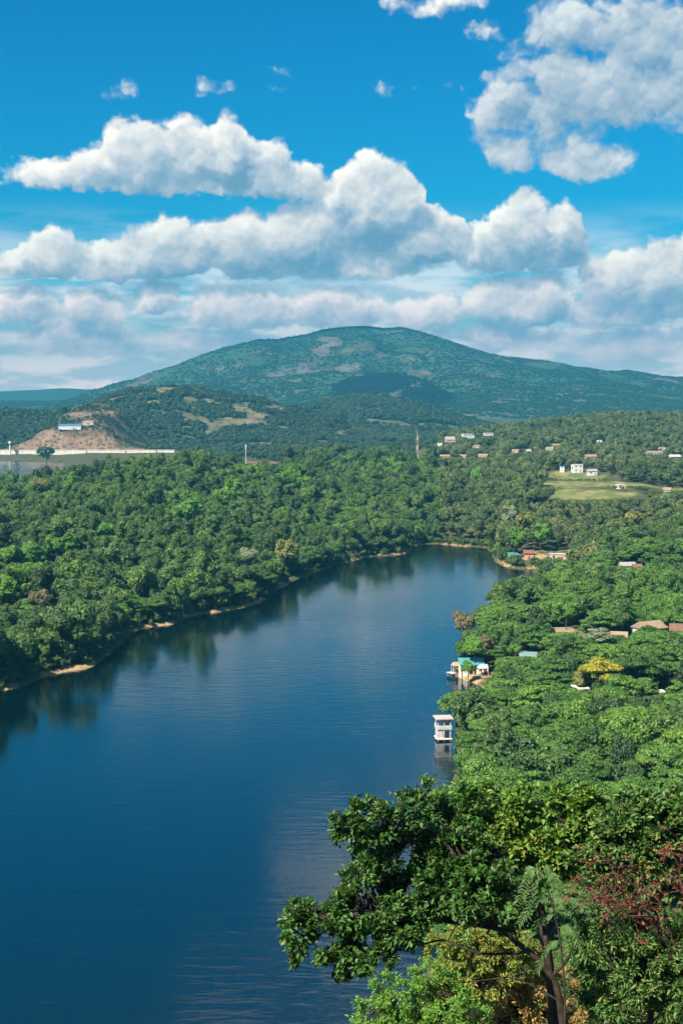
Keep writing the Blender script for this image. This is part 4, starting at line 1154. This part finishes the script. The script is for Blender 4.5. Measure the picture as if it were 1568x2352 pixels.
def on_hill(h, n, s0, s1, seed, tmin=-.97, tmax=.12, rockmax=.35, thin=None):
    r = np.random.default_rng(seed); ny, nx = h.X.shape
    # rows are evenly spaced in front of the crest, so sampling cells samples the ground evenly enough
    j = r.integers(0, nx - 1, n * 2); tt = r.uniform(tmin, tmax, n * 2)
    col = h.T[:, 0]; fi = np.interp(tt, col, np.arange(ny)); i = np.clip(fi.astype(int), 0, ny - 2); fy = fi - i; fx = r.random(n * 2)
    g = lambda A: (A[i, j] * (1 - fx) + A[i, j + 1] * fx) * (1 - fy) + (A[i + 1, j] * (1 - fx) + A[i + 1, j + 1] * fx) * fy
    X, Y, Z, R = g(h.X), g(h.Y), g(h.Z), g(h.rock)
    k = (Z > 3) & (R < rockmax + r.uniform(-.2, .3, n * 2)) & (np.abs(X) < .30 * Y)
    if thin: k &= fbm(X / thin[0], Y / thin[0], seed, 3) > thin[1] + r.uniform(-.08, .08, n * 2)
    X, Y, Z = X[k][:n], Y[k][:n], Z[k][:n]
    return [(a, b_, c - 1.0 * s, s, s * q, w_, int(kk)) for a, b_, c, s, q, w_, kk in zip(X, Y, Z, r.uniform(s0, s1, len(X)), r.uniform(.7, 1.1, len(X)), r.uniform(0, 6.28, len(X)), r.integers(0, 2, len(X)))]


scatter('knoll_forest', 'far woods on the knoll', on_hill(mid_w, 17000, .6, 1.4, 61, rockmax=.55, thin=(60, .38)), far_protos)
scatter('hill_forest', 'far woods on the wooded hill', on_hill(mid_e, 17000, .8, 1.8, 62, thin=(120, .36)), far_protos)
scatter('ridge_forest', 'far woods on the west ridge', on_hill(west, 5000, .9, 1.7, 63), far_protos)
scatter('quarry_scrub', 'scrub on the quarry hill', on_hill(quarry, 1500, .25, .6, 64, tmin=-.78, rockmax=.45, thin=(30, .42)), far_protos)
scatter('mountain_forest', 'far woods on the mountain', [(a, b_, c, d, e * .48, f, g) for a, b_, c, d, e, f, g in on_hill(mountain, 85000, .9, 1.6, 65, tmin=-.9, rockmax=.6, thin=(200, .27))], mount_protos)
scatter('spur_forest', 'far woods on the dark spur', on_hill(inner, 26000, 1.0, 1.9, 66), shaded_protos)
scatter('east_forest', 'far woods on the hazy spur', on_hill(east, 16000, 1.0, 2.0, 67, thin=(200, .30)), mount_protos)
# shore of the far lake and valley floor
x, y = jitter_grid(-620, 500, 1950, 2600, 9); k = (np.abs(x) < .28 * y); x, y = x[k], y[k]
sd2 = signed_dist(x, y, far_s); k = (sd2 > 8) & (fbm(x / 50, y / 50, 8, 3) > .47) & ((x > pxl(420, 1) * y) | (y > 2330)) & (y < 2560) & ~((y < 2300) & (x > pxl(990, 1) * y) )
x, y = x[k], y[k]; z = gz(x, y)
scatter('valley_forest', 'trees on the valley floor beyond the wooded bank', [(a, b_, c - .6, s, s, 0., int(q)) for a, b_, c, s, q in zip(x, y, z, rng.uniform(.5, 1.1, len(x)), rng.integers(0, 2, len(x)))], far_protos)

x, y = jitter_grid(-300, 1500, 2620, 5200, 15); k = (np.abs(x) < .27 * y) & (x > pxl(560, 1) * y) & (fbm(x / 160, y / 160, 18, 3) > .40); x, y = x[k], y[k]; z = gz(x, y)
scatter('plain_forest', 'far woods on the plain below the mountain', [(a, b_, c - 1, s, s, 0., int(q)) for a, b_, c, s, q in zip(x, y, z, rng.uniform(1.0, 2.2, len(x)), rng.integers(0, 2, len(x)))], far_protos)

# ---------------------------------------------------------------- plants in front
def blade_leaves(base, dirs, up, length, width, rng, fold=.25, curl=.2):
    """pointed leaves: two folded quads each"""
    n = len(base); d = dirs / (np.linalg.norm(dirs, axis=1)[:, None] + 1e-9)
    s = np.cross(d, up); s /= np.linalg.norm(s, axis=1)[:, None] + 1e-9; u = np.cross(s, d)
    L = length * rng.uniform(.5, 1.3, (n, 1)); w = width * L
    pt = lambda t, a, h: base + d * L * t + s * w * a + u * (w * abs(a) * fold - L * curl * t * t) * h
    V = np.stack([pt(0, 0, 1), pt(.3, .5, 1), pt(.7, .42, 1), pt(1, 0, 1), pt(.7, -.42, 1), pt(.3, -.5, 1)], 1).reshape(-1, 3)
    k = np.arange(n)[:, None] * 6
    Fq = np.concatenate([k + np.array([[0, 1, 2, 3]]), k + np.array([[0, 3, 4, 5]])])
    return V, Fq


def lobe_tips(lobes, Y, n, rng, depth=.9, shell=.55, yo=0.):
    """twig ends inside crown lobes given as photo ellipses at distance Y"""
    area = np.array([l[2] * l[3] for l in lobes], float); nc = max(8, n // 16)
    kc = rng.choice(len(lobes), nc, p=area / area.sum()); dc = sphere_dirs(nc, rng); rc = rng.uniform(shell, 1.03, (nc, 1)) ** .6
    c = rng.integers(0, nc, n); k = kc[c]; big = np.sqrt(area[k] / area.mean())[:, None]
    v = dc[c] * rc[c] + rng.normal(size=(n, 3)) * .115 / np.clip(big, .6, 1.6); r = np.linalg.norm(v, axis=1)[:, None]; d = v / (r + 1e-9)
    lo = np.array([np.append(W(l[0], l[1], Y + (l[4] if len(l) > 4 else 0)), (l[2] * Y / F, l[3] * Y / F)) for l in lobes])
    rad = np.stack([lo[k, 3], (lo[k, 3] + lo[k, 4]) * .5 * depth, lo[k, 4]], 1)
    return lo[k, :3] + d * rad * r, d, k, lo


def rosettes(tips, out, k, length, width, rng, spread=1.0):
    n = len(tips); base = np.repeat(tips, k, 0); o = np.repeat(out, k, 0) + np.array([0, 0, .35])
    d = o * .8 + rng.normal(size=base.shape) * spread * .75
    base = base + rng.normal(size=base.shape) * length * .35
    up = np.array([0, 0, 1.0]) + rng.normal(size=base.shape) * .35
    return blade_leaves(base, d, up, length, width, rng)


def limb(points, r0, r1, Y, wob=.25, rng=None, sides=8):
    P = np.array([W(p[0], p[1], Y + (p[2] if len(p) > 2 else 0)) for p in points]); C = curve_pts(P, 8)
    return tube(C, np.linspace(r0, r1, len(C)), sides), C


YL = (.30, .24, .03)
GL = foliage('glossy_leaves', [(0, (.040, .102, .020)), (1, (.074, .165, .030))], trans=.24, rough=.46, spec=.32, isl=.75, odd=(.988, (.22, .19, .03)))
GB = foliage('bright_leaves', [(0, (.095, .190, .032)), (1, (.125, .235, .040))], trans=.34, rough=.45, isl=.6, odd=(.95, (.26, .28, .06)))
GD = foliage('shade_leaves', [(0, (.060, .130, .030)), (1, (.090, .175, .042))], trans=.25, rough=.5, isl=.7, odd=(.96, (.20, .20, .05)))
GF = foliage('feather_leaves', [(0, (.135, .275, .045)), (1, (.165, .31, .055))], trans=.32, rough=.5, isl=.55)
GY_ = foliage('yellow_green_leaves', [(0, (.15, .22, .040)), (1, (.22, .27, .052))], trans=.3, isl=.6, odd=(.85, (.36, .22, .06)))
GO = foliage('dry_leaves', [(0, (.27, .165, .055)), (1, (.36, .24, .08))], trans=.25, rough=.7, isl=.6, tcol=(1.3, 1.1, .7), odd=(.75, (.16, .19, .05)))
GP = foliage('frond_leaves', [(0, (.080, .155, .045)), (1, (.11, .195, .055))], trans=.3, isl=.35)
GR = plain('red_stem', (.075, .030, .027), .6, .4, 8)
BK = plain('dark_bark', (.034, .026, .020), .9, .45, 9)


def leafy(name, label, cat, lobes, Y, n, k, length, width, mat, seed, trunk=None, limbs=(), singles=0, depth=.9, spread=1.0, twigs=0, bark=None, shell=.5, extra=None):
    r = np.random.default_rng(seed); bark = bark or BK
    base = np.array(trunk[0]) if trunk is not None else None
    x0, y0_ = (lobes[0][0], Y)
    if base is not None: org = W(base[0], base[1], Y)
    else: org = W(lobes[0][0], lobes[0][1], Y)
    org = org.copy(); gzv = float(gz(org[0], org[1])); org[2] = gzv
    t = thing(name, label, cat, org)
    tips, out, kk, lo = lobe_tips(lobes, Y, n, r, depth, shell)
    ok = tips[:, 2] > gz(tips[:, 0], tips[:, 1]) + .1; tips, out, kk = tips[ok], out[ok], kk[ok]
    V, Fq = rosettes(tips, out, k, length, width, r, spread)
    lv = V.reshape(-1, 6, 3); nl = len(lv)
    if singles:
        px, py, fw = project(lv.mean(1)); idx = np.argsort(fw + r.uniform(0, .6, nl))[:singles]
        keep = np.ones(nl, bool); keep[idx] = False
        q = np.array([[0, 1, 2, 3], [0, 3, 4, 5]])
        protos = [mesh_np('leaf', lv[i] - lv[i, 0], q, mat) for i in idx[:24]]
        for a, i in enumerate(idx):
            link('leaf', protos[a % 24], t, lv[i, 0] - org)
        lv = lv[keep]
    n_ = len(lv); kq = np.arange(n_)[:, None] * 6
    Fq = np.concatenate([kq + np.array([[0, 1, 2, 3]]), kq + np.array([[0, 3, 4, 5]])])
    o = link('foliage', mesh_np('foliage', lv.reshape(-1, 3) - org, Fq, mat), t); o['kind'] = 'stuff'
    curves = []
    if trunk is not None:
        (Vt, Ft), C = limb(trunk, extra or .11, (extra or .11) * .62, Y, sides=10)
        top_ = C[-1]; foot = np.array([org[0] + (C[0][0] - org[0]), C[0][1], gzv - .4])
        if C[0][2] > gzv: Cx = np.vstack([foot, C]); Vt, Ft = tube(Cx, np.linspace((extra or .11) * 1.25, (extra or .11) * .62, len(Cx)), 10)
        tk = link('trunk', mesh_np('trunk', Vt - org, Ft, bark, True), t); curves.append(C)
    for (pts, r0, r1) in limbs:
        (Vl, Fl), C = limb(pts, r0, r1, Y); link('branch', mesh_np('branch', Vl - org, Fl, bark, True), tk); curves.append(C)
    if twigs and curves:
        allp = np.vstack(curves); parts = []
        for i in r.choice(len(tips), min(twigs, len(tips)), replace=False):
            d = np.linalg.norm(allp - tips[i], axis=1); s = allp[np.argmin(d + r.uniform(0, .5, len(d)))]
            c0 = lo[kk[i], :3]; mid = s * .45 + tips[i] * .35 + c0 * .2 + r.normal(size=3) * .06
            parts.append(tube(curve_pts([s, mid, tips[i]], 4), np.linspace(.018, .005, 9), 4))
        o = link('twigs', mesh_np('twigs', *[a if i else a - org for i, a in enumerate(join(parts))], bark), t); o['kind'] = 'stuff'
    return t


# broad leaved tree leaning out over the lake
MAIN = [(700, 2080, 62, 42), (672, 2125, 36, 60), (690, 2135, 38, 60), (760, 2150, 70, 75), (770, 2215, 45, 35), (850, 2075, 105, 80), (835, 2000, 40, 30), (850, 1890, 78, 46), (800, 1868, 38, 24), (780, 1905, 24, 20), (925, 1865, 80, 50), (985, 1818, 24, 22), (920, 1960, 110, 75, .6),
        (1010, 1900, 90, 80, .7), (960, 2055, 120, 85, .3), (860, 2165, 90, 72), (1060, 2000, 115, 80, .2), (930, 2125, 60, 45, -.4), (1120, 2060, 90, 65, -.5), (690, 2205, 14, 14), (1080, 1850, 70, 50, 1.2), (1170, 2090, 70, 45, 1)]
leafy('leaning_tree', 'dark glossy leaved tree leaning out over the lake on a forked trunk', 'tree', MAIN, 26, 5200, 8, .104, .54, GL, 501,
      trunk=[(1310, 2560), (1292, 2352), (1278, 2270), (1264, 2232)], extra=.078,
      limbs=[([(1268, 2245), (1235, 2205), (1190, 2168), (1150, 2138), (1095, 2125, .1), (1030, 2118, .2), (960, 2090), (860, 2090), (760, 2110)], .062, .02),
             ([(1215, 2186), (1165, 2190, -.1), (1105, 2190, -.2), (1050, 2172, -.2), (1010, 2160), (930, 2180), (830, 2190)], .034, .012),
             ([(1264, 2236), (1254, 2170), (1240, 2100, .3), (1180, 1990, .5), (1080, 1930, .6), (940, 1900), (860, 1880)], .055, .015),
             ([(1285, 2300), (1235, 2272), (1180, 2246), (1120, 2250, .2), (1060, 2258, .2)], .022, .008),
             ([(1268, 2240), (1300, 2205), (1330, 2150), (1370, 2080, .4), (1420, 2000, .8)], .045, .014)], singles=300, twigs=420, shell=.35)
# lighter tree behind it
LIME = [(1065, 1850, 80, 48), (1150, 1832, 80, 42), (1240, 1838, 80, 46), (1320, 1850, 70, 45), (1150, 1915, 110, 70), (1260, 1930, 95, 65), (1210, 1985, 90, 45), (1360, 1900, 60, 60)]
leafy('bright_leaved_tree', 'bright green leafy tree rising behind the leaning tree', 'tree', LIME, 30, 3000, 8, .125, .56, GB, 502, trunk=[(1270, 2300), (1250, 2150), (1230, 2030), (1210, 1940)], extra=.10,
      limbs=[([(1225, 2010), (1160, 1930), (1090, 1870)], .05, .015), ([(1230, 2030), (1290, 1950), (1330, 1870)], .05, .015)], twigs=160, singles=200)
# darker tree at the picture edge
EDGE = [(1450, 1860, 80, 55), (1530, 1860, 80, 55), (1600, 1880, 80, 90), (1420, 1930, 80, 65), (1520, 1950, 100, 75), (1610, 2010, 90, 90), (1380, 1985, 60, 50), (1480, 2010, 90, 60)]
leafy('shade_tree', 'deep green leafy tree behind the red stemmed shrub', 'tree', EDGE, 29, 3400, 8, .118, .54, GD, 503, trunk=[(1520, 2350), (1510, 2200), (1500, 2080), (1490, 1980)], extra=.11,
      limbs=[([(1500, 2080), (1450, 1980), (1430, 1890)], .05, .015), ([(1498, 2060), (1560, 1960), (1580, 1880)], .05, .015)], twigs=160, singles=200)
# feathery bush by the water side
leafy('feathery_bush', 'fresh green feathery bush spreading below the leaning tree', 'bush', [(860, 2330, 50, 45), (930, 2300, 80, 55), (1000, 2290, 80, 65), (1050, 2340, 90, 60), (930, 2380, 110, 60), (850, 2400, 60, 50), (1080, 2400, 100, 60), (880, 2260, 35, 25), (985, 2230, 40, 30)], 32, 3300, 10, .075, .36, GF, 504,
      trunk=[(980, 2500), (975, 2420), (965, 2340)], extra=.05, limbs=[([(970, 2400), (920, 2340), (870, 2300)], .03, .01), ([(972, 2400), (1030, 2330), (1050, 2270)], .03, .01)], twigs=200, spread=1.2)
# yellowing bush and dry bush on the slope behind
leafy('yellowing_bush', 'yellow green bush between the feathery bush and the dry bush', 'bush', [(1075, 2180, 70, 50), (1140, 2190, 70, 45), (1050, 2230, 60, 45), (1120, 2250, 70, 45), (1190, 2180, 50, 40), (1020, 2170, 40, 40)], 40, 1700, 9, .11, .42, GY_, 505, trunk=[(1110, 2420), (1105, 2330), (1100, 2250)], extra=.05, twigs=80)
leafy('dry_bush', 'orange brown dry bush seen behind the forked trunk', 'bush', [(1190, 2240, 70, 50), (1240, 2300, 80, 70), (1160, 2310, 80, 65), (1210, 2390, 110, 70), (1110, 2380, 70, 60), (1335, 2300, 60, 60), (1290, 2250, 50, 40), (1310, 2380, 80, 60)], 41, 3000, 9, .10, .42, GO, 506, trunk=[(1220, 2520), (1215, 2420), (1210, 2330)], extra=.05, twigs=120)
# shaded shrubs below the edge tree
leafy('shaded_shrub', 'dim green shrub under the red stems with drooping twigs', 'shrub', [(1430, 2130, 80, 60), (1510, 2160, 90, 70), (1600, 2160, 80, 90), (1400, 2210, 70, 60), (1490, 2240, 90, 65), (1580, 2270, 90, 80), (1350, 2160, 50, 45), (1420, 2290, 60, 50)], 24.8, 2500, 8, .105, .36, GD, 507, trunk=[(1500, 2480), (1495, 2380), (1490, 2260)], extra=.06, twigs=260, spread=1.3, singles=150)
leafy('low_shrub', 'dark low shrub at the foot of the slope edge', 'shrub', [(1560, 2350, 70, 70), (1480, 2370, 60, 45), (1400, 2330, 40, 40), (1360, 2270, 45, 50), (1440, 2300, 50, 40)], 28, 1000, 8, .11, .34, GD, 508, trunk=[(1530, 2480), (1525, 2420), (1520, 2360)], extra=.04, twigs=90, spread=1.3)


# sapling with feather-like compound leaves
def sapling():
    r = np.random.default_rng(77); Y = 24.6
    org = W(1300, 2400, Y); org[2] = float(gz(org[0], Y)); t = thing('fern_leaved_sapling', 'slender sapling with long feather like compound leaves before the fork', 'sapling', org)
    C = curve_pts([org, W(1296, 2300, Y), W(1285, 2160, Y), W(1262, 2060, Y), W(1245, 2000, Y)], 8)
    link('stem', mesh_np('stem', *[a - org if i == 0 else a for i, a in enumerate(tube(C, np.linspace(.024, .010, len(C)), 7))], BK, True), t)
    ends = [((1245, 2005), (1190, 2070), 40), ((1245, 2000), (1230, 2085), 30), ((1250, 2010), (1290, 2075), 30), ((1245, 2003), (1210, 2100), 35), ((1245, 2000), (1275, 2030), 20),
            ((1262, 2060), (1190, 2120), 20), ((1262, 2060), (1330, 2130), 30), ((1270, 2090), (1350, 2090), 25), ((1280, 2130), (1345, 2200), 30), ((1285, 2160), (1230, 2230), 25), ((1285, 2160), (1340, 2260), 35), ((1275, 2100), (1205, 2160), 20)]
    for s, e, arch in ends:
        a, b_ = W(*s, Y), W(*e, Y - r.uniform(-.4, .6)); mid = (a + b_) / 2 + np.array([0, 0, arch * Y / F]); R = curve_pts([a, mid, b_], 11)
        n = len(R); tan = np.gradient(R, axis=0); tan /= np.linalg.norm(tan, axis=1)[:, None]; side = np.cross(tan, [0, -.5, 1.0]); side /= np.linalg.norm(side, axis=1)[:, None]
        Ls = .16 * np.sin(np.linspace(.35, 2.9, n))[:, None]
        parts = []
        for sg in (-1, 1):
            dirs = side * sg + tan * .55 + np.array([0, 0, -.25]) + r.normal(size=R.shape) * .08
            v, f = blade_leaves(R[2:], dirs[2:], np.array([0, -.4, 1.0]) + 0 * dirs[2:], .12, .26, r); parts.append((v, f))
        parts.append(tube(R, np.linspace(.008, .003, n), 4))
        link('frond', mesh_np('frond', *[q - org if i == 0 else q for i, q in enumerate(join(parts))], GP), t)
sapling()


# red stemmed shrub, almost bare
def red_shrub():
    r = np.random.default_rng(78); Y = 25.4; org = W(1500, 2420, Y); org[2] = float(gz(org[0], Y))
    t = thing('red_stemmed_shrub', 'nearly bare shrub with tangled dark red stems', 'shrub', org)
    main = [[(1500, 2420), (1560, 2210), (1500, 2120), (1430, 2060), (1350, 1990)], [(1510, 2420), (1590, 2250), (1530, 2180), (1440, 2100), (1380, 2050)], [(1560, 2300), (1575, 2100), (1560, 2010), (1570, 1950)], [(1560, 2210), (1520, 2080), (1450, 2030), (1400, 1975)], [(1530, 2170), (1480, 2090), (1400, 2070), (1310, 2010)]]
    tips = []
    for p in main:
        (V, Fq), C = limb([(a, b_, r.uniform(-.2, .2) - 1.1 * (b_ < 2140)) for a, b_ in p], .016, .007, Y, sides=6); link('stem', mesh_np('stem', V - org, Fq, GR, True), t); tips.append(C[len(C) // 3:])
    C = np.vstack(tips); parts = []; ends = []
    for i in range(110):
        s = C[r.integers(len(C))]; e = s + np.array([r.normal() * .35 - .12, r.normal() * .25, r.normal() * .2 + .05]); m_ = (s + e) / 2 + r.normal(size=3) * .08
        parts.append(tube(curve_pts([s, m_, e], 4), np.linspace(.009, .003, 9), 4)); ends.append(e)
    o = link('twigs', mesh_np('twigs', *[a - org if i == 0 else a for i, a in enumerate(join(parts))], GR), t); o['kind'] = 'stuff'
    RL = foliage('red_leaves', [(0, (.16, .030, .030)), (1, (.24, .06, .045))], isl=.5, tcol=(1.3, .8, .7))
    E = np.array(ends); V, Fq = rosettes(np.vstack([E, C[::3]]), sphere_dirs(len(E) + len(C[::3]), r), 6, .075, .42, r, 1.3)
    o = link('foliage', mesh_np('foliage', V - org, Fq, RL), t); o['kind'] = 'stuff'
red_shrub()

# undergrowth covering the slope under these plants
cl = mesh_np('undergrowth_clump', *crown_round(900, R=1.0, hz=.8, zc=.45, n=260, size=.13, lobes=9), M['bank'])
r = np.random.default_rng(5); ux = r.uniform(-8, 75, 5200); uy = r.uniform(18, 230, 5200)
uy = uy; k = (ux > .02 * uy + 1.5) & (ux < .30 * uy + 6) & (signed_dist(ux, uy, lake_s) > 2) & (np.hypot(ux - 4.1, uy - 26) > 1.0) & (uy > 46)
ux, uy = ux[k], uy[k]; uz = gz(ux, uy)
first = thing('low_bush', 'small low bush on the steep slope below the dry bush', 'bush', (ux[0], uy[0], uz[0])); fc_ = link('foliage', cl, first)
scatter('undergrowth', 'undergrowth on the slope below the viewpoint', [(a, b_, c, s, s * .9, q, 0) for a, b_, c, s, q in zip(ux[1:], uy[1:], uz[1:], r.uniform(.5, 1.3, len(ux)) * (1 + uy[1:].max() * 0), r.uniform(0, 6.28, len(ux)))], [fc_])

# ---------------------------------------------------------------- air
V, Fq = box((-9400, -600, -6.0), (9400, 10900, 560))
hm = bpy.data.materials.new('haze_air'); hm.use_nodes = True; ht = hm.node_tree; ht.nodes.clear()
ho = ht.nodes.new('ShaderNodeOutputMaterial'); hv = ht.nodes.new('ShaderNodeVolumePrincipled')
hv.inputs['Color'].default_value = HAZE_COLOR + (1,); hv.inputs['Density'].default_value = HAZE_DENSITY; hv.inputs['Anisotropy'].default_value = 0.0
ht.links.new(hv.outputs[0], ho.inputs['Volume'])
tag(link('haze', mesh_np('haze', V, Fq, hm)), 'pale blue haze filling the valley air', None, kind='stuff')
